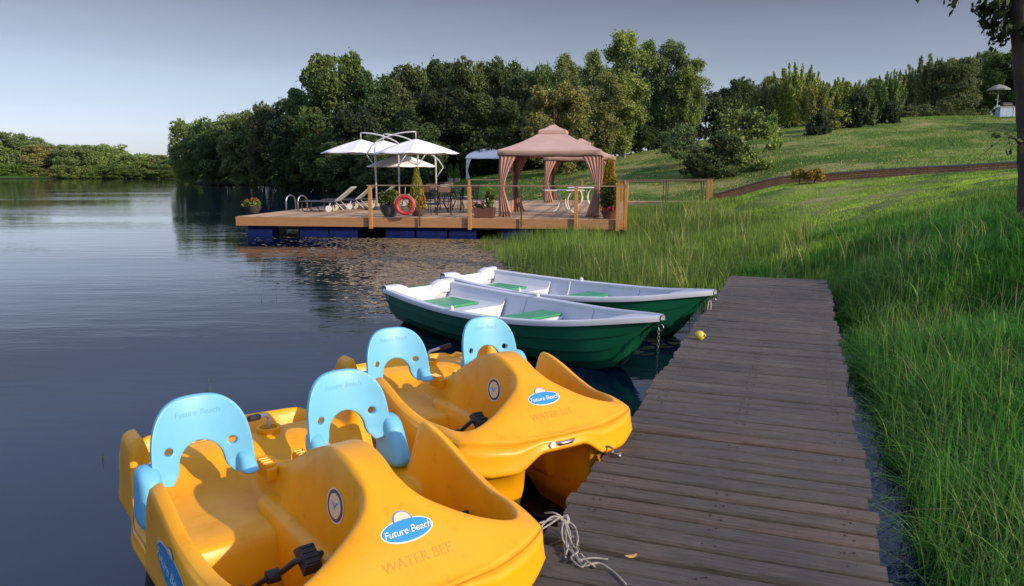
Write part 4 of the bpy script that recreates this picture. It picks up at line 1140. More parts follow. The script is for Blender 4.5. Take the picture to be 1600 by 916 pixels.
# far hilltop: cream parasol and a white and blue counter under the trees
hx = PD(1548, 64, 0); hx.z = tz(hx.x, hx.y)
g = empty('garden_parasol', hx, 0, 'small cream garden parasol among the trees on top of the hill', 'parasol')
m_ = MB(); m_.tube([(0, 0, 0), (0, 0, 2.5)], .03, 6); m_.build('pole', M['grey_metal'], g)
m_ = MB(); m_.lathe([(0.02, 2.5), (.4, 2.38), (.85, 2.12), (.85, 2.02)], 8); m_.build('canopy', simple('shade_dimmed_cream_canvas', (.22, .215, .19), .9), g, solid=.01)  # cream canvas darkened in colour to stand for the shade of the trees
hx = PD(1562, 60, 0); hx.z = tz(hx.x, hx.y)
g = empty('garden_counter', hx, 0, 'white and pale blue garden counter with a dark hood on the hilltop', 'counter')
m_ = MB(); m_.box((0, 0, .35), (1.2, .6, .70)); m_.build('body', M['pale_blue'] if 'pale_blue' in M else simple('pale_blue_panel', (.28, .36, .5), .5), g, bevel=.02)
m_ = MB(); m_.box((0, 0, .73), (1.4, .7, .05)); m_.box((.5, -.32, .35), (.2, .03, .66)); m_.build('worktop', M['cushion'], g)
m_ = MB(); m_.tube([(-.3, .05, .88), (.4, .05, .88)], .22, 16); m_.build('grill_hood', M['dark_metal'], g, smooth=True, angle=50)
# ------------------------------------------------------------ vegetation
NR = np.random.default_rng(21)
def unit(n, rng): v = rng.normal(size=(n, 3)); return v / np.linalg.norm(v, axis=1)[:, None]
def cards(C, size, rng, stretch=1.7, updir=None):
    """leaf-shaped diamonds round centres C"""
    n = len(C); a = unit(n, rng)
    if updir is not None: a = a * (1 - updir[3]) + np.array(updir[:3]) * updir[3]; a /= np.linalg.norm(a, axis=1)[:, None]
    b = np.cross(a, unit(n, rng)); b /= np.linalg.norm(b, axis=1)[:, None] + 1e-9
    s = size * rng.uniform(.6, 1.3, (n, 1)); a = a * s * stretch * .5; b = b * s * .5
    return np.stack([C - a, C + b, C + a, C - b], 1)
def crown_broad(seed, H=14, Rr=5.5, n=42000, size=.22, nl=84, low=-.9):
    rng = np.random.default_rng(seed); C = []; rn = []
    cen = []
    while len(cen) < nl:
        z = rng.uniform(low, .80); lim = (1 - abs(z) ** (2.6 if z > 0 else 5)) ** .5 * .80
        an = rng.uniform(0, 2 * math.pi); rr = lim * rng.uniform(.25, 1) ** .5
        cen.append(np.array([math.cos(an) * rr, math.sin(an) * rr, z]))
    for p in cen:
        r = rng.uniform(.12, .30); k = int(n / nl)
        d = unit(k, rng); cl = unit(26, rng); j = (d @ cl.T).argmax(1)
        d = d * .6 + cl[j] * .4; d /= np.linalg.norm(d, axis=1)[:, None]
        d = d * rng.uniform(.62, 1.10, (k, 1)) ** .7
        C.append(p + d * r * np.array([1, 1, .62])); rn.append(np.clip(rng.uniform(0, .4) + rng.uniform(0, .6, k), 0, 1))
    C = np.concatenate(C); rn = np.concatenate(rn)
    C = C * np.array([Rr, Rr, H / 2]); C[:, 2] += H / 2
    ex = rng.random(len(C)) < .10; C[ex] += unit(ex.sum(), rng) * rng.uniform(.1, .8, (ex.sum(), 1))
    k = C[:, 2] > -.3; C = C[k]; rn = rn[k]
    return cards(C, size, rng, 1.5), rn
def crown_birch(seed, H=12, Rr=2.4, n=20000, size=.15):
    rng = np.random.default_rng(seed); C = []; rn = []
    nb = 60
    for i in range(nb):
        t = rng.uniform(.16, .98); z0 = t * H; prof = math.sin(math.pi * min(1, (1.02 - t) / .85) ** .75) ** .8 * Rr * rng.uniform(.5, 1.15)
        an = rng.uniform(0, 2 * math.pi); L = prof; k = int(n / nb)
        s = rng.uniform(.1, 1, k) ** .7; x = math.cos(an) * L * s; y = math.sin(an) * L * s
        z = z0 + .5 * L * s - .55 * L * s * s
        hang = rng.uniform(0, 1, k) ** 1.5 * rng.uniform(.5, 1.5)
        P_ = np.stack([x, y, z - hang], 1) + rng.normal(size=(k, 3)) * .20
        C.append(P_); rn.append(np.clip(rng.uniform(0, .5) + rng.uniform(0, .5, k), 0, 1))
    C = np.concatenate(C); return cards(C, size, rng, 1.5, (0, 0, -1, .35)), np.concatenate(rn)
def crown_willow(seed, H=8, Rr=3, n=22000, size=.13):
    rng = np.random.default_rng(seed); C = []; rn = []
    ns = 55
    for i in range(ns):
        an = rng.uniform(0, 2 * math.pi); tilt = rng.uniform(.0, .55) ** 1; L = H * rng.uniform(.55, 1.02) * (1 - .35 * tilt); k = int(n / ns)
        s = rng.uniform(.15, 1, k) ** .8; r = Rr * (.35 * rng.uniform(0, 1) + tilt * 1.3 * s)
        P_ = np.stack([math.cos(an) * r, math.sin(an) * r, L * s], 1) + rng.normal(size=(k, 3)) * (np.array([.22, .22, .3]) * (1.15 - s)[:, None] * 1.3)
        C.append(P_); rn.append(np.clip(rng.uniform(0, .5) + rng.uniform(0, .5, k), 0, 1))
    C = np.concatenate(C); return cards(C, size, rng, 2.4, (0, 0, 1, .55)), np.concatenate(rn)
def crown_pine(seed, H=3, Rr=1.4, n=7000, size=.11):
    rng = np.random.default_rng(seed); C = []; D_ = []; rn = []
    for i in range(130):
        t = rng.uniform(.03, 1); r = Rr * (1 - t) ** .6 * rng.uniform(.35, 1.0) + .05; an = rng.uniform(0, 2 * math.pi)
        tip = np.array([math.cos(an) * r, math.sin(an) * r, t * H * .9 + .12]); k = n // 130
        s = rng.uniform(0, 1, (k, 1)); P_ = tip * 1.0 + s * np.array([math.cos(an) * .1, math.sin(an) * .1, .30 * H / 3]) + rng.normal(size=(k, 3)) * .06 * H / 3
        C.append(P_); rn.append(np.clip(rng.uniform(0, .5) + rng.uniform(0, .5, k), 0, 1))
    C = np.concatenate(C); return cards(C, size, rng, 2.8, (0, 0, 1, .5)), np.concatenate(rn)
def trunk_mesh(kind, H, Rr, seed):
    rnd = random.Random(seed); mb = MB()
    def wob(x, y, r0, h0, h1, dx, dy, n=8, r1=.02):
        pts = []; rs = []
        for k in range(n):
            t = k / (n - 1); pts.append((x + dx * t + rnd.uniform(-.05, .05), y + dy * t + rnd.uniform(-.05, .05), h0 + (h1 - h0) * t)); rs.append(r0 * (1 - t) + r1 * t)
        mb.tube(pts, rs, 7)
    if kind == 'willow':
        for k in range(6): a = rnd.uniform(0, 6.28); wob(0, 0, .07, -.5, H * .75, math.cos(a) * Rr * .6, math.sin(a) * Rr * .6)
    else:
        r0 = .018 * H if kind != 'birch' else .013 * H
        wob(0, 0, r0, -.8, H * .88, rnd.uniform(-.3, .3), rnd.uniform(-.3, .3), 10)
        for k in range(9 if kind != 'pine' else 4):
            t = rnd.uniform(.25, .75); a = rnd.uniform(0, 6.28); l = Rr * rnd.uniform(.5, .85)
            wob(0, 0, r0 * .45, H * t, H * (t + .16), math.cos(a) * l, math.sin(a) * l, 6)
    return mb
PROTO = {}
def proto(kind, var):
    key = (kind, var)
    if key not in PROTO:
        sd_ = hash(kind) % 1 + var * 7 + {'broad': 1, 'birch': 100, 'willow': 200, 'pine': 300, 'bush': 400}[kind]
        if kind == 'broad': H_, R_ = 14, 5.5; V, rn = crown_broad(sd_)
        elif kind == 'birch': H_, R_ = 12, 2.4; V, rn = crown_birch(sd_)
        elif kind == 'willow': H_, R_ = 8, 3; V, rn = crown_willow(sd_)
        elif kind == 'pine': H_, R_ = 3, 1.4; V, rn = crown_pine(sd_)
        else: H_, R_ = 4, 2.2; V, rn = crown_broad(sd_, 4, 2.2, 13000, .13, 24, -.9)
        c = np_mesh('crown', V, M['leaf'], rnd=rn); me = c.data; bpy.data.objects.remove(c)
        tb = trunk_mesh(kind, H_, R_, sd_).build('trunk', M['birch_bark'] if kind == 'birch' else M['bark'], smooth=True); tm = tb.data; bpy.data.objects.remove(tb)
        PROTO[key] = (me, tm, H_, R_)
    return PROTO[key]
KN = {'broad': ('deciduous_tree', 'tree'), 'birch': ('birch_tree', 'tree'), 'willow': ('feathery_tree', 'tree'), 'pine': ('small_pine', 'pine'), 'bush': ('leafy_bush', 'bush')}
tr = random.Random(5)
def tree(kind, px, D, top, wpx, col, label, group=None, base=None, cat=None, name=None):
    p = PD(px, D); bz = tz(p.x, p.y) if base is None else zpix(base, D)
    bz = max(bz, 0.0)
    zt = zpix(top, D); me, tm, H_, R_ = proto(kind, tr.randrange(3))
    g = empty(name or KN[kind][0], (p.x, p.y, bz - .05), tr.uniform(0, 6.28), label, cat or KN[kind][1], group)
    sz = (zt - bz) / H_ * 1.0; sx = wpx / 2 / F * D / R_
    g.scale = (sx, sx, max(sz, .05))
    j = lambda: tr.uniform(.88, 1.12)
    c = bpy.data.objects.new('crown', me); COL.objects.link(c); c.parent = g; c.color = (col[0] * j(), col[1] * j(), col[2] * j(), 1)
    t = bpy.data.objects.new('trunk', tm); COL.objects.link(t); t.parent = g
    return g
DG = (.085, .135, .045); MG = (.125, .185, .06); BG = (.13, .22, .05); OL = (.185, .25, .07); GO = (.25, .27, .075); VD = (.045, .075, .032); BI = (.16, .215, .08); YG = (.27, .34, .075)
GRP = 'dense dark trees of the wood behind the deck'
LB = 'dense dark green tree in the packed wood behind the deck'
# left point of the wood
tree('broad', 296, 112, 180, 62, OL, 'outermost tree of the wood, at its left tip over the lake')
tree('broad', 340, 106, 178, 84, MG, 'olive green tree second from the left tip of the wood')
tree('broad', 385, 100, 166, 84, OL, 'sunlit olive tree between the left tip and the very dark tree')
tree('broad', 412, 96, 154, 50, MG, 'slender tree top rising behind the olive tree at the left end of the wood')
tree('broad', 436, 90, 168, 92, VD, 'very dark, almost black tree at the water left of the parasols')
tree('broad', 530, 86, 70, 122, BG, 'tallest bright green tree with a rounded crown rising above the left of the wood')
tree('broad', 482, 90, 128, 84, MG, 'mid green tree at the left shoulder of the tallest rounded tree')
tree('broad', 590, 84, 106, 100, DG, 'dark tree just right of the tallest rounded tree')
tree('broad', 462, 80, 172, 90, VD, 'low very dark tree at the waterline behind the sun loungers')
for px, D, top, wd, c in ((505, 76, 170, 96, DG), (560, 72, 165, 100, VD), (610, 74, 140, 100, DG), (645, 78, 92, 92, MG), (690, 80, 84, 96, DG), (735, 76, 84, 92, MG), (700, 70, 130, 110, VD), (655, 66, 185, 96, DG), (600, 66, 200, 90, DG), (535, 70, 215, 84, DG),
                          (760, 68, 140, 110, DG), (790, 76, 84, 84, DG), (820, 72, 108, 84, DG), (710, 75, 205, 90, VD), (765, 76, 195, 92, DG), (812, 74, 190, 84, DG), (845, 76, 92, 70, MG), (640, 62, 225, 70, DG), (480, 78, 225, 70, DG), (580, 68, 235, 70, DG)):
    tree('broad', px, D, top, wd, c, LB, GRP)
for px, D, top, wd, c in ((318, 118, 190, 80, MG), (360, 112, 182, 90, MG), (400, 106, 172, 90, DG), (450, 100, 150, 90, DG), (490, 96, 135, 90, DG), (560, 92, 100, 90, DG), (625, 88, 108, 90, DG), (665, 88, 98, 80, MG), (715, 84, 96, 90, DG), (775, 84, 92, 90, DG), (830, 82, 98, 80, DG), (870, 80, 96, 70, MG), (905, 82, 100, 80, DG), (960, 80, 105, 80, DG), (1020, 78, 110, 80, DG), (1065, 80, 120, 70, DG), (880, 66, 170, 90, DG), (930, 64, 180, 80, DG), (985, 66, 170, 80, DG), (750, 74, 232, 80, DG), (690, 73, 238, 80, DG), (635, 62, 240, 70, VD)):
    tree('broad', px, D, top, wd, c, LB, GRP)
tree('broad', 868, 55, 122, 118, GO, 'rounded golden olive tree standing forward behind the mauve gazebo')
tree('bush', 830, 71, 238, 60, DG, 'dark bush at the foot of the wood behind the white gazebo')
tree('bush', 905, 56, 215, 80, BI, 'grey-green bush behind the ridge of the mauve gazebo')
tree('birch', 885, 70, 84, 56, BI, 'thin birch top behind the golden olive tree')
tree('birch', 930, 66, 80, 64, BI, 'birch between the golden olive tree and the golden birch')
tree('birch', 975, 60, 50, 84, GO, 'tallest golden sunlit birch above the right side of the gazebo')
tree('birch', 948, 58, 110, 64, OL, 'lower olive birch at the left foot of the golden birch')
tree('birch', 1014, 67, 64, 62, BI, 'dark grey-green birch just right of the golden birch')
tree('birch', 1046, 66, 60, 66, BI, 'birch with a bare pale stem, middle of the three right of the golden birch')
tree('birch', 1076, 65, 84, 54, OL, 'rightmost birch of the tall group, warm at its edge')
tree('broad', 1100, 78, 138, 70, DG, 'dark tree low behind the birches at their right')
tree('broad', 1146, 80, 118, 64, DG, 'dark tree with a thin top between the birches and the feathery trees')
tree('broad', 1000, 72, 140, 90, DG, 'dark tree filling the gap under the birches')
tree('broad', 1050, 72, 150, 84, VD, 'very dark tree under the two right birches')
tree('bush', 1062, 47, 186, 72, BI, 'grey-green rounded bush on the slope under the birches', base=250)
tree('bush', 1098, 42, 225, 70, DG, 'low dark bush above the gangway', base=278)
tree('bush', 1160, 42, 163, 110, OL, 'largest bush on the slope, olive lit, above the gangway end', base=277)
tree('bush', 1130, 41.3, 205, 80, DG, 'dark lower bush at the left foot of the largest bush', base=280)
tree('bush', 1208, 45, 175, 34, YG, 'narrow yellow-green bush at the right edge of the largest bush', base=238)
# hilltop
for px, D, top, wd, c, k, lb in ((1186, 74, 128, 60, BI, 'willow', 'feathery grey-green tree at the left end of the hilltop row'), (1236, 72, 92, 84, YG, 'willow', 'tall feathery yellow-green tree, the brightest of the hilltop row'),
                               (1268, 68, 122, 70, YG, 'willow', 'lower bright feathery tree right of the tall yellow-green one'), (1312, 74, 118, 76, OL, 'willow', 'olive feathery tree in the middle of the hilltop row'),
                               (1346, 76, 135, 60, BI, 'willow', 'thin grey feathery tree behind the two small pines'), (1384, 72, 104, 62, OL, 'willow', 'tall olive feathery tree above the right small pine'),
                               (1436, 80, 84, 80, BI, 'willow', 'grey-green feathery tree right of the gap on the hilltop'), (1480, 78, 86, 80, BI, 'broad', 'grey-green rounded tree left of the hilltop parasol'),
                               (1515, 84, 76, 76, BI, 'willow', 'feathery tree directly behind the hilltop parasol'), (1560, 80, 68, 90, MG, 'broad', 'dense tree behind the garden counter'), (1620, 78, 66, 90, BI, 'broad', 'dense tree behind the trunk at the right edge of the photo'),
                               (1420, 84, 115, 60, DG, 'broad', 'dark tree filling the row left of the grey feathery tree'), (1290, 84, 130, 90, DG, 'broad', 'dark tree filling the row behind the bright feathery trees'), (1215, 84, 140, 80, DG, 'broad', 'dark tree behind the left of the hilltop row')):
    tree(k, px, D, top, wd, c, lb)
for i, (px, D, top, wd, k, c) in enumerate(((1172, 82, 140, 60, 'willow', OL), (1200, 86, 118, 50, 'birch', BI), (1228, 80, 110, 60, 'willow', YG), (1256, 84, 112, 60, 'willow', YG), (1280, 80, 122, 60, 'willow', OL), (1332, 84, 126, 60, 'willow', YG), (1362, 84, 118, 50, 'birch', OL), (1402, 86, 112, 50, 'willow', OL),
        (1425, 88, 96, 56, 'willow', BI), (1456, 86, 88, 60, 'willow', BI), (1470, 90, 92, 50, 'birch', BI), (1500, 88, 82, 56, 'willow', OL), (1530, 90, 78, 60, 'birch', BI), (1575, 88, 74, 60, 'willow', BI), (1600, 86, 72, 60, 'birch', BI), (1160, 90, 130, 50, 'birch', BI), (1135, 88, 135, 50, 'willow', BI))):
    tree(k, px, D, top, wd, c, 'feathery tree filling the second row along the hilltop', 'second row of trees along the hilltop')
tree('pine', 1275, 53, 178, 52, VD, 'leftmost small dark pine, lowest on the slope', base=234)
tree('pine', 1334, 56, 148, 62, VD, 'largest small pine, in the middle of the slope row', base=215)
tree('pine', 1384, 57, 160, 40, VD, 'rightmost small pine, narrow and dark', base=206)
tree('bush', 1298, 56, 158, 56, YG, 'bright yellow-green bush between the left and the middle small pines', base=212)
for px in (1412, 1440, 1470, 1500, 1530, 1585, 1610): tree('bush', px, 68, tr.uniform(158, 170), 40, BI, 'low scrubby bush in the line under the hilltop trees', 'low scrub along the hilltop', base=196)
# far bank of the lake
FG = 'trees along the far bank of the lake'
for i, px in enumerate(range(-420, 330, 17)):
    top = np.interp(px, [-420, -100, 20, 60, 100, 135, 170, 205, 250, 330], [196, 205, 206, 212, 222, 220, 222, 233, 236, 244]) + tr.uniform(-5, 7)
    tree(tr.choice(['broad', 'broad', 'birch', 'willow']), px + tr.uniform(-6, 6), tr.uniform(196, 212), top + tr.uniform(-4, 8), tr.uniform(50, 74), tr.choice([(.24, .32, .11), (.19, .28, .10), (.21, .32, .10), (.27, .31, .11)]), 'olive green tree in the row on the far bank', FG, base=279)
for i, px in enumerate(range(-400, 320, 34)): tree('bush', px + tr.uniform(-8, 8), 192.5, tr.uniform(254, 264), tr.uniform(36, 54), tr.choice([OL, GO, BG]), 'low bush at the waterline of the far bank', 'bushes along the far bank', base=280)
# unseen trees added outside the frame on the right to shade the slope
for x, y, h in ((46, 40, 9), (56, 52, 9)):
    g = tree('broad', 800, 50, 100, 100, MG, 'unseen tree added for shade beyond the right edge of the lawn', 'unseen trees added for shade beyond the right edge of the lawn'); g.location = (x, y, tz(x, y)); g.scale = (.8, .8, h / 14)

# golden ball shrubs at the wall
def ball_shrub(px, D, py, r, label):
    rng = np.random.default_rng(int(px)); n = 2600; d = unit(n, rng); d[:, 2] = np.abs(d[:, 2]) * 1.0 - .25 * rng.random(n); C = d * rng.uniform(.7, 1.05, (n, 1)) * r * (1 + .15 * np.sin(d[:, :1] * 7))
    p = PD(px, D); z = zpix(py, D) ; g = empty('ball_shrub', (p.x, p.y, z - .10), 0, label, 'shrub')
    c = np_mesh('foliage', cards(C + np.array([0, 0, r * .5]), .05, rng), M['leaf'], g, rng.random(n)); c.color = (.30, .22, .03, 1)
    m_ = MB(); m_.tube([(0, 0, -.3), (0, 0, r * .6)], .02, 6); m_.build('stem', M['bark'], g)
ball_shrub(1250, 28.7, 278, .28, 'smaller golden ball shrub, the left one at the retaining wall')
ball_shrub(1274, 28.3, 281, .34, 'larger golden ball shrub, the right one in front of the retaining wall')

# ---- potted plants
def leaf_blob(parent, c, r, n, size, col, seed, name='foliage', flat=1.0, cone=False):
    rng = np.random.default_rng(seed)
    if cone:
        t = rng.random(n) ** .8; a = rng.uniform(0, 6.283, n); rr = r[0] * (1 - t) ** .8 * rng.uniform(.75, 1.08, n) + .01; C = np.stack([np.cos(a) * rr, np.sin(a) * rr, t * r[1]], 1)
        V = cards(C, size, rng, 2.2, (0, 0, 1, .6))
    else:
        C = unit(n, rng) * rng.uniform(.5, 1.05, (n, 1)) * np.array([r[0], r[0], r[1]]); C = C * (1 + .2 * np.sin(C[:, :1] * 20)); V = cards(C, size, rng, 1.8)
    o = np_mesh(name, V + np.array(c), M['leaf'], parent, rng.random(n)); o.color = (*col, 1); return o
def pot(p, yaw, label, kind, name='flower_pot', cat='potted plant'):
    g = empty(name, p, yaw, label, cat); return g
# bowl at the left corner of the deck
g = pot(P(396, 333, DZ), 0, 'low dark bowl of orange and red flowers at the left corner of the deck', '')
m_ = MB(); m_.lathe([(0, 0), (.16, 0), (.27, .2), (.25, .2), (.2, .12), (0, .1)], 20); m_.build('bowl', M['pot_dark'], g, smooth=True, angle=40)
leaf_blob(g, (0, 0, .30), (.27, .14), 500, .06, (.10, .16, .03), 1); leaf_blob(g, (-.03, 0, .37), (.22, .10), 90, .055, (.5, .09, .03), 2, 'blossom'); leaf_blob(g, (0, 0, .30), (.27, .12), 60, .05, (.55, .35, .15), 3, 'blossom')
# dark round pot left of the life ring
g = pot(DP(tpx(604.5), .32), 0, 'large dark round pot with a leafy green shrub left of the life ring', '')
m_ = MB(); m_.lathe([(0, 0), (.15, 0), (.27, .20), (.29, .36), (.26, .36), (.2, .3), (0, .3)], 24); m_.build('pot', M['pot_dark'], g, smooth=True, angle=40)
leaf_blob(g, (0, 0, .55), (.28, .24), 1300, .055, (.09, .13, .03), 4); leaf_blob(g, (.15, 0, .55), (.2, .2), 400, .05, (.25, .2, .04), 5)
leaf_blob(g, (0, -.12, .42), (.2, .08), 50, .05, (.6, .5, .5), 6, 'blossom')
# cone conifer right behind the ring
g = pot(DP(tpx(640), .9), 0, 'golden green cone conifer in a pot behind the life ring', '')
m_ = MB(); m_.lathe([(0, 0), (.15, 0), (.2, .3), (.17, .3), (0, .25)], 16); m_.build('pot', M['pot_brown'], g, smooth=True, angle=40)
leaf_blob(g, (0, 0, .25), (.27, 1.18), 2600, .05, (.26, .27, .035), 7, cone=True)
leaf_blob(g, (.12, -.1, .42), (.16, .22), 200, .05, (.40, .12, .05), 8, 'blossom')
# brown square planter
g = pot(DP(tpx(755), .30), DYAW, 'brown square planter with pink flowers and a tall green plant by the middle post', '', 'planter')
m_ = MB(); m_.box((0, 0, .15), (.54, .36, .30), taper=1.12); m_.build('box', M['pot_brown'], g, bevel=.01)
leaf_blob(g, (.12, 0, .55), (.12, .30), 500, .06, (.12, .18, .03), 9); leaf_blob(g, (-.08, 0, .36), (.24, .10), 350, .05, (.08, .12, .03), 10); leaf_blob(g, (-.1, -.05, .42), (.2, .12), 90, .05, (.6, .4, .42), 11, 'blossom')
# thujas and dark shrub at the right corner
for px, s_, hh, lb in ((953, 1.15, 1.65, 'taller golden thuja at the right corner of the deck'), (974, 2.4, 1.7, 'slimmer golden thuja standing farther back by the side railing')):
    g = pot(DP(tpx(px) if s_ < 2 else DW - .45, s_), 0, lb, '', 'thuja', 'conifer')
    m_ = MB(); m_.lathe([(0, 0), (.14, 0), (.19, .28), (.16, .28), (0, .24)], 16); m_.build('pot', M['pot_brown'], g, smooth=True, angle=40)
    leaf_blob(g, (0, 0, .2), (.24, hh - .2), 3000, .05, (.38, .28, .025), int(px), cone=True)
g = pot(DP(tpx(952), .36), 0, 'dark pot with a dark green shrub and pink flowers beside the right drape', '')
m_ = MB(); m_.lathe([(0, 0), (.17, 0), (.26, .22), (.23, .22), (0, .18)], 20); m_.build('pot', M['pot_brown'], g, smooth=True, angle=40)
leaf_blob(g, (0, 0, .62), (.24, .42), 1800, .05, (.05, .085, .025), 14); leaf_blob(g, (0, -.1, .28), (.28, .10), 90, .05, (.35, .05, .10), 15, 'blossom')
# terrace conifers
for px, lb in ((704, 'left small conifer in a pale pot on the dark terrace'), (714, 'right small conifer in a pale pot on the dark terrace')):
    g = pot(PD(px, 62.5, WZ - .01), 0, lb, ''); m_ = MB(); m_.lathe([(0, 0), (.2, 0), (.26, .4), (.22, .4), (0, .35)], 12); m_.build('pot', M['pot_pale'], g, smooth=True, angle=40)
    leaf_blob(g, (0, 0, .38), (.26, 1.05), 700, .10, (.10, .15, .03), int(px), cone=True)

# ---- grass and reeds
def blades(name, base, h, wdt, lean, seg, col, label, cat, mat=None, seed=1, droop=.5, rnd=None, ldir=None):
    rng = np.random.default_rng(seed); n = len(base)
    an = rng.uniform(0, 2 * np.pi, n); dx, dy = np.cos(an), np.sin(an)
    ld = rng.normal(size=(n, 2))
    if ldir is not None: ld = ld * .35 + ldir
    ld /= np.linalg.norm(ld, axis=1)[:, None]; lm = np.abs(rng.normal(size=n)) * lean
    side = np.stack([-ld[:, 1] + .3 * dx, ld[:, 0] + .3 * dy], 1); side /= np.linalg.norm(side, axis=1)[:, None]
    rows = []
    for k in range(seg + 1):
        t = k / seg
        off_ = lm * h * (t ** 1.8)
        z = h * (t - droop * np.minimum(lm, 1.2) * t ** 2.6)
        wv = wdt * (1 - t) ** .7 * (1 if k else .8) * .5 + (.0006 if k == seg else 0)
        cx = base[:, 0] + ld[:, 0] * off_; cy = base[:, 1] + ld[:, 1] * off_; cz = base[:, 2] + z
        L_ = np.stack([cx - side[:, 0] * wv, cy - side[:, 1] * wv, cz], 1); R_ = np.stack([cx + side[:, 0] * wv, cy + side[:, 1] * wv, cz], 1)
        rows.append((L_, R_))
    Q = [np.stack([rows[k][0], rows[k][1], rows[k + 1][1], rows[k + 1][0]], 1) for k in range(seg)]
    V = np.stack(Q, 1).reshape(n * seg, 4, 3)
    r = rng.random(n) if rnd is None else rnd
    o = np_mesh(name, V, mat or M['blade'], rnd=np.repeat(r, seg)); o.color = (*col, 1)
    return tag(o, label, cat, kind='stuff')
def fbm(x, y, s=1.0, seed=0):
    v = 0; a = 1
    for k in range(4):
        q = seed + k * 1.7; v = v + a * np.sin(x * s * 1.3 + 2.1 * np.sin(y * s * .9 + q) + q * 3) * np.cos(y * s * 1.1 + 1.7 * np.sin(x * s * .7 - q)); s *= 2.1; a *= .55
    return v
dox, doy, ddx, ddy, dnx, dny = DO.x, DO.y, dd.x, dd.y, dn.x, dn.y
def tdock(x, y): return (x - dox) * dnx + (y - doy) * dny, (x - dox) * ddx + (y - doy) * ddy
def scatter(n, x0, x1, y0, y1, rng, clump=0, cr=.1):
    if clump:
        m = n // clump; cx = rng.uniform(x0, x1, m); cy = rng.uniform(y0, y1, m)
        x = np.repeat(cx, clump) + rng.normal(size=m * clump) * cr; y = np.repeat(cy, clump) + rng.normal(size=m * clump) * cr; return x, y
    return rng.uniform(x0, x1, n), rng.uniform(y0, y1, n)
def inview(x, y, m=1.0): return (np.abs(x) < .70 * y + m)
# near bank
rng = NR
_m = 420000 // 30; _tcx = rng.uniform(1.5, 12, _m); _tcy = rng.uniform(.8, 15.5, _m); _ox = rng.normal(size=_m * 30); _oy = rng.normal(size=_m * 30); _sz = np.repeat(rng.uniform(.6, 1.4, _m), 30)
x = np.repeat(_tcx, 30) + _ox * .085 * _sz; y = np.repeat(_tcy, 30) + _oy * .085 * _sz; _or = np.sqrt(_ox ** 2 + _oy ** 2); LD = np.stack([_ox, _oy], 1) / _or[:, None]; TH = _sz * np.exp(-.12 * _or ** 2); TR = np.repeat(rng.normal(size=_m), 30)
t, s = tdock(x, y); z = terr(x, y); nz = fbm(x, y, 1.0)
edge = dw + .15 + .10 * np.clip(fbm(x, y, 2.2, 3), -1, 1) + .20 * np.exp(-((s - 4.5) / 2.6) ** 2)
k = inview(x, y, .9) & (((t > edge) & (s < dend + .3)) | ((s > dend + .25) & (t > -.2) & (z > -.12))) & (z > -.25)
keep = rng.random(len(x)) < np.clip(1.25 - y / 22, .3, 1) * (.62 + .38 * (nz > -.4))
x, y, z, nz, t, LD, TH, TR = [q[k & keep] for q in (x, y, z, nz, t, LD, TH, TR)]
hh = (.25 + .10 * np.clip(nz, -1, 1)) * TH * rng.uniform(.5, 1.3, len(x)) * (1 + .15 * (rng.random(len(x)) > .97)) * np.interp(y, [1, 6, 15], [.9, 1.1, 1.0])
rr_ = np.clip(.40 + .16 * fbm(x, y, .5, 9) + TR * .13 + rng.normal(size=len(x)) * .12, 0, 1)
print('near blades', len(x))
blades('tall_grass', np.stack([x, y, np.maximum(z, -.05) - .02], 1), hh, .0065 + .0012 * y / 3, .75, 4, (.075, .27, .03), 'long soft green grass covering the bank right of the dock', 'grass', seed=2, rnd=rr_, ldir=LD * 1.0)
# long arching blades hanging over the gap
m = 5200; s_ = rng.uniform(-.5, dend + .5, m); t_ = dw + .26 + np.abs(rng.normal(size=m)) * .5
x = dox + ddx * s_ + dnx * t_; y = doy + ddy * s_ + dny * t_; z = terr(x, y)
blades('tall_grass', np.stack([x, y, z - .02], 1), rng.uniform(.3, .62, m), .008, .75, 7, (.12, .24, .05), 'long arching blades leaning over the water gap beside the dock', 'grass', seed=5, droop=.62)
# middle meadow up to the wall
x, y = scatter(360000, 2.0, 26, 14, 34, rng, 30, .16); z = terr(x, y); nz = fbm(x, y, .6, 4)
wx = np.array([p.x for p in wall_pts]); wy = np.array([p.y for p in wall_pts]); o_ = np.argsort(wx); wyy = np.interp(x, wx[o_], wy[o_], left=36)
mown = (y > 15.5 + .6 * np.sin(x)) & (x > 7.3 + .5 * np.sin(y)) & (y < wyy)
gang = (np.abs((x - rp0.x) * up.x + (y - rp0.y) * up.y) < .8) & (x > rp0.x - .3) & (x < rp1.x + .2)
tl = (x - DA.x) * de.x + (y - DA.y) * de.y; sl_ = (x - DA.x) * dv.x + (y - DA.y) * dv.y
indeck = (tl < DW + .2) & (sl_ > -.1) & (sl_ < DD + .2)
k = inview(x, y, 1) & (z > -.15) & (y < wyy - .15) & ~gang & ~indeck
keep = rng.random(len(x)) < np.where(mown, .8, .85)
x, y, z, nz, mown = [q[k & keep] for q in (x, y, z, nz, mown)]
hh = np.where(mown, .06, (.22 + .09 * np.clip(nz, -1, 1))) * rng.uniform(.5, 1.25, len(x))
rr_ = np.clip(.5 + .2 * fbm(x, y, .3, 9) + rng.normal(size=len(x)) * .15 + .25 * (mown) * (nz > 0), 0, 1)
blades('meadow_grass', np.stack([x, y, z - .02], 1), hh, .018, .4, 3, (.24, .38, .055), 'bright green meadow grass between the bank and the retaining wall', 'grass', seed=3, rnd=rr_)
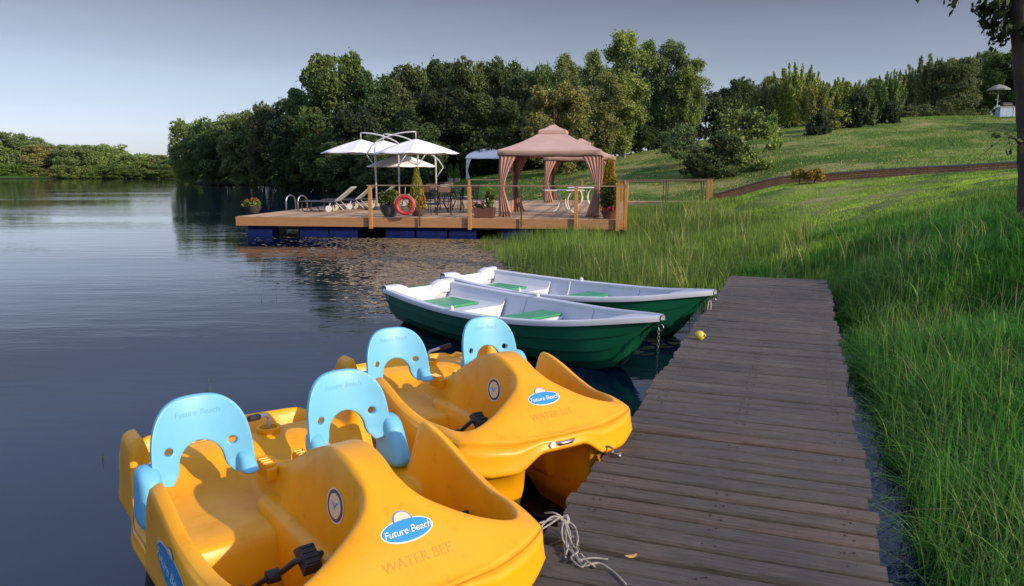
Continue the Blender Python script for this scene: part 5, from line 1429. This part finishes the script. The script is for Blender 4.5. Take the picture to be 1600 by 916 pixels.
# hillside grass above the wall
x, y = scatter(150000, -2, 48, 24, 66, rng, 6, .2); z = terr(x, y); wyy = np.interp(x, wx[o_], wy[o_], left=34)
tl = (x - DA.x) * de.x + (y - DA.y) * de.y; sl_ = (x - DA.x) * dv.x + (y - DA.y) * dv.y
k = inview(x, y, 2) & (z > .1) & (y > wyy + .3) & ~((tl < DW + .3) & (sl_ < DD + .2)); x, y, z = x[k], y[k], z[k]
lw = fbm(x * .45, y * 1.3, .16, 2)
tan_ = (lw > .35) & (rng.random(len(x)) < .75)
blades('hill_grass', np.stack([x, y, z - .02], 1)[tan_], .07 * rng.uniform(.5, 1.3, tan_.sum()), .05, .5, 2, (.38, .33, .15), 'dry tan mown streaks on the hillside lawn', 'grass', seed=14)
x, y, z, lw = x[~tan_], y[~tan_], z[~tan_], lw[~tan_]
blades('hill_grass', np.stack([x, y, z - .02], 1), np.where(lw > .1, .05, .12) * rng.uniform(.5, 1.3, len(x)), .05, .4, 2, (.20, .33, .06), 'grass on the hillside above the retaining wall', 'grass', seed=4, rnd=np.clip(.5 + .25 * lw + rng.normal(size=len(x)) * .12, 0, 1))
# reed bed
x, y = scatter(95000, -1.6, 9, 10.2, 30, rng, 12, .10); z = terr(x, y); px_ = 800 + F * x / y; t, s = tdock(x, y); nz = fbm(x, y, .8, 6)
tl = (x - DA.x) * de.x + (y - DA.y) * de.y; sl_ = (x - DA.x) * dv.x + (y - DA.y) * dv.y
lim = np.interp(y, [10, 12.5, 15, 19, 21.5], [1030, 850, 790, 735, 770]) + 22 * nz
k = (px_ > lim) & (px_ < 1330 + 70 * rng.normal(size=len(px_))) & (z < .6) & ~((sl_ > -.25) & (tl < DW + .15)) & ~((t > -.25) & (s < dend + .15))
# keep the two rowboats free
for o in (row1, row2):
    c_, s_2 = math.cos(-o.rotation_euler.z), math.sin(-o.rotation_euler.z); lx = (x - o.location.x) * c_ - (y - o.location.y) * s_2; ly = (x - o.location.x) * s_2 + (y - o.location.y) * c_
    k &= ~((lx > -.35) & (lx < RL + .25) & (np.abs(ly) < .85))
k &= rng.random(len(x)) < np.clip(.35 + (px_ - lim) / 200, .12, 1)
x, y, z, nz, px_ = [q[k] for q in (x, y, z, nz, px_)]
hh = (.64 + .14 * np.clip(nz, -1, 1)) * rng.uniform(.5, 1.2, len(x)) * np.interp(px_, [740, 900, 1000, 1100, 1300], [.5, .95, .85, .55, .45])
rr_ = np.clip(.45 + .2 * fbm(x, y, .5, 1) + rng.normal(size=len(x)) * .2, 0, 1); print('reeds', len(x))
blades('reeds', np.stack([x, y, np.clip(z, -.1, 9) - .02], 1), hh, .013, .22, 3, (.17, .28, .05), 'yellow-green reed bed between the rowboats and the floating deck', 'reeds', seed=6, rnd=rr_)
m = 500; x, y = scatter(m, 1.0, 6.5, 12, 27, rng, 9, .12); px_ = 800 + F * x / y; z = terr(x, y); tl = (x - DA.x) * de.x + (y - DA.y) * de.y; sl_ = (x - DA.x) * dv.x + (y - DA.y) * dv.y
k = (px_ > 900) & (px_ < 1330) & ~((sl_ > -.25) & (tl < DW + .15)); t, s = tdock(x, y); k &= ~((t > -.25) & (s < dend + .15)); x, y, z = x[k], y[k], z[k]
blades('reeds', np.stack([x, y, np.clip(z, -.1, 9) - .02], 1), rng.uniform(.7, 1.1, len(x)), .020, .45, 6, (.32, .32, .12), 'tall pale reed blades standing above the reed bed', 'reeds', seed=7, droop=.5)
m = 3600; x, y = scatter(m, 1.8, 11, 1.5, 14, rng, 3, .1); t, s = tdock(x, y); z = terr(x, y); k = inview(x, y, .5) & (t > dw + .45) & (z > .02); x, y, z = x[k], y[k], z[k]
blades('tall_grass', np.stack([x, y, z], 1), rng.uniform(.3, .62, len(x)), .007, .6, 5, (.34, .32, .16), 'scattered straw-coloured dead stems in the bank grass', 'grass', seed=15, droop=.5)
m = 5200; x, y = scatter(m, 2.0, 11, 2, 15, rng, 8, .06); t, s = tdock(x, y); z = terr(x, y); k = inview(x, y, .5) & (t > dw + .6) & (z > .05) & (fbm(x, y, .9, 12) > .1); x, y, z = x[k], y[k], z[k]
blades('weeds', np.stack([x, y, z], 1), rng.uniform(.22, .40, len(x)), .035, .7, 4, (.09, .22, .04), 'broad-leaved weeds among the bank grass', 'weeds', seed=16, droop=.6)
# floating weed between the rowboats and the deck
def weed():
    rng = np.random.default_rng(33); n = 110000
    y = rng.uniform(10.5, 24, n); px = rng.uniform(380, 900, n); x = (px - 800) / F * y
    d = fbm(x, y, 1.6, 2) * .35 + fbm(x, y, .5, 8) * .35
    cen = np.interp(y, [10, 13, 17, 23], [650, 660, 680, 680]); wd = np.interp(y, [10, 13, 17, 23], [40, 100, 130, 150])
    dens = np.exp(-((px - cen) / wd) ** 2 * 1.1) * np.where(px < cen - 80, .5, 1)
    k = rng.random(n) < np.clip(dens * (.75 + .8 * d), 0, 1)
    for o in (row1, row2):
        c_, s_2 = math.cos(-o.rotation_euler.z), math.sin(-o.rotation_euler.z); lx = (x - o.location.x) * c_ - (y - o.location.y) * s_2; ly = (x - o.location.x) * s_2 + (y - o.location.y) * c_
        k &= ~((lx > -.1) & (lx < RL + .1) & (np.abs(ly) < .72))
    tl = (x - DA.x) * de.x + (y - DA.y) * de.y; sl_ = (x - DA.x) * dv.x + (y - DA.y) * dv.y; k &= ~((tl > -.1) & (sl_ > -.1))
    x, y = x[k], y[k]; n = len(x); a = rng.uniform(0, 6.28, n); r = rng.uniform(.018, .05, n); V = []
    for q in range(6):
        b = a + q * math.pi / 3; V.append(np.stack([x + r * np.cos(b) * 1.15, y + r * np.sin(b), np.full(n, .004) + rng.uniform(-.001, .006, n)], 1))
    o = np_mesh('water_weed', np.stack(V, 1), M['weed'], rnd=rng.random(n)); o.color = (.26, .19, .11, 1)
    tag(o, 'brownish floating weed and small lily pads on the water before the deck', 'water weed', kind='stuff'); print('weed', n)
M['weed'] = leafmat('weed', trans=.05, lo=.35, hi=1.7, rough=.35)
weed()
m = 60; pxs = np.concatenate([np.random.default_rng(5).uniform(395, 640, m), [325, 328, 322, 160]]); pys = np.concatenate([np.random.default_rng(6).uniform(385, 470, m), [612, 614, 610, 716]])
pp_ = np.array([tuple(P(a, b, 0)) for a, b in zip(pxs, pys)]); pp_[:, 2] = -.03
blades('water_sprigs', np.repeat(pp_, 2, 0), np.random.default_rng(7).uniform(.06, .22, 2 * len(pp_)), .006, .5, 3, (.10, .10, .05), 'thin dark weed sprigs poking out of the open water', 'water weed', seed=17)
# small lily pads by the dock, between rowboat bows
n = 46; rng = np.random.default_rng(9); V = []
cx = []
for i in range(n):
    p = P(rng.uniform(975, 1060), rng.uniform(528, 556), 0.006); V.append([(p.x + .045 * math.cos(q * math.pi / 4) * 1.1, p.y + .045 * math.sin(q * math.pi / 4), .006 + rng.uniform(0, .003)) for q in range(8)])
o = np_mesh('water_weed', np.array(V), M['weed'], rnd=rng.random(n)); o.color = (.05, .06, .03, 1); tag(o, 'few dull floating leaves between the rowboat bow and the dock', 'water weed', kind='stuff')

# ------------------------------------------------------------ tree at the right edge
TD = 11.0; tb = PX(1613, 333, TD); tb.z = tz(tb.x, tb.y)
g = empty('alder_tree', tb, 0, 'leaning dark trunked tree at the right edge, leaves hanging at the top', 'tree')
rnd = random.Random(3); mb = MB(); pts = []; rs = []
_tp = PX(1595, -10, TD) - tb
def tax(z): return _tp.x * z / _tp.z
for k in range(40):
    t = k / 39; z = -.4 + 8.4 * t; pts.append((tax(z) + .03 * math.sin(z * 1.7), .03 * math.cos(z * 1.3), z)); rs.append(.165 * (1 - .5 * t) * (1 + .05 * math.sin(k * 2.3)))
mb.tube(pts, rs, 16)
leaves = []; bm_ = MB(); rl_ = []
def branch(a, d, L, droop, dens=26, leafs=.055):
    a = Vector(a); d = Vector(d).normalized(); pts = []
    for k in range(9):
        t = k / 8; pts.append(a + d * L * t + Vector((rnd.uniform(-.04, .04), rnd.uniform(-.04, .04), -droop * t * t * L)))
    bm_.tube(pts, [.018 * (1 - .8 * k / 8) for k in range(9)], 5)
    for k in range(2, 9):
        for q in range(rnd.choice((1, 2))):
            e = pts[k] + Vector((rnd.uniform(-.3, .3), rnd.uniform(-.35, .35), rnd.uniform(-.35, .06))); bm_.tube([pts[k], (pts[k] + e) / 2 + Vector((0, 0, .02)), e], .004, 4)
            for i in range(int(dens / 4)):
                t = rnd.random(); leaves.append(pts[k].lerp(e, t) + Vector([rnd.gauss(0, .035) for _ in range(3)]))
Z = lambda py: zpix(py, TD) - tb.z
for zz, dx, dy, L, dr in ((Z(-40), -1, -.1, 1.35, .22), (Z(-60), -1, .3, 1.7, .28), (Z(-20), -1, -.5, .9, .25), (Z(20), -.7, .3, .55, .4), (Z(40), -.6, -.3, .45, .5), (Z(-90), -1, .1, 1.9, .25), (Z(-110), -.8, -.6, 1.6, .3), (Z(-60), .8, .5, 1.5, .2), (Z(-30), .9, -.3, 1.2, .3), (Z(-130), .3, 1, 1.6, .2), (Z(-10), -.3, .9, .8, .4), (Z(-140), -1, .5, 2.1, .3), (Z(-150), -1, -.3, 2.0, .3), (Z(30), .6, .1, .8, .4)):
    branch((tax(zz), 0, zz), (dx, dy, .10), L * (.66 if dx < 0 else 1), dr, dens=60)
for k in range(30): a = rnd.uniform(0, 6.28); zz = rnd.uniform(3.7, 7.5); branch((tax(zz), 0, zz), (math.cos(a), math.sin(a), .3), rnd.uniform(1.0, 2.2), .2, dens=44)
branch((tax(Z(222)) - .12, -.02, Z(222)), (-1, -.2, .5), .28, 0, dens=8)
mb.add(bm_.v, bm_.f); mb.build('trunk', M['bark'], g, smooth=True)
C = np.array([tuple(v) for v in leaves]); rng = np.random.default_rng(2)
o = np_mesh('crown', cards(C, .062, rng, 1.9, (-.3, 0, -1, .45)), M['leaf'], g, rng.random(len(C))); o.color = (.035, .055, .02, 1)
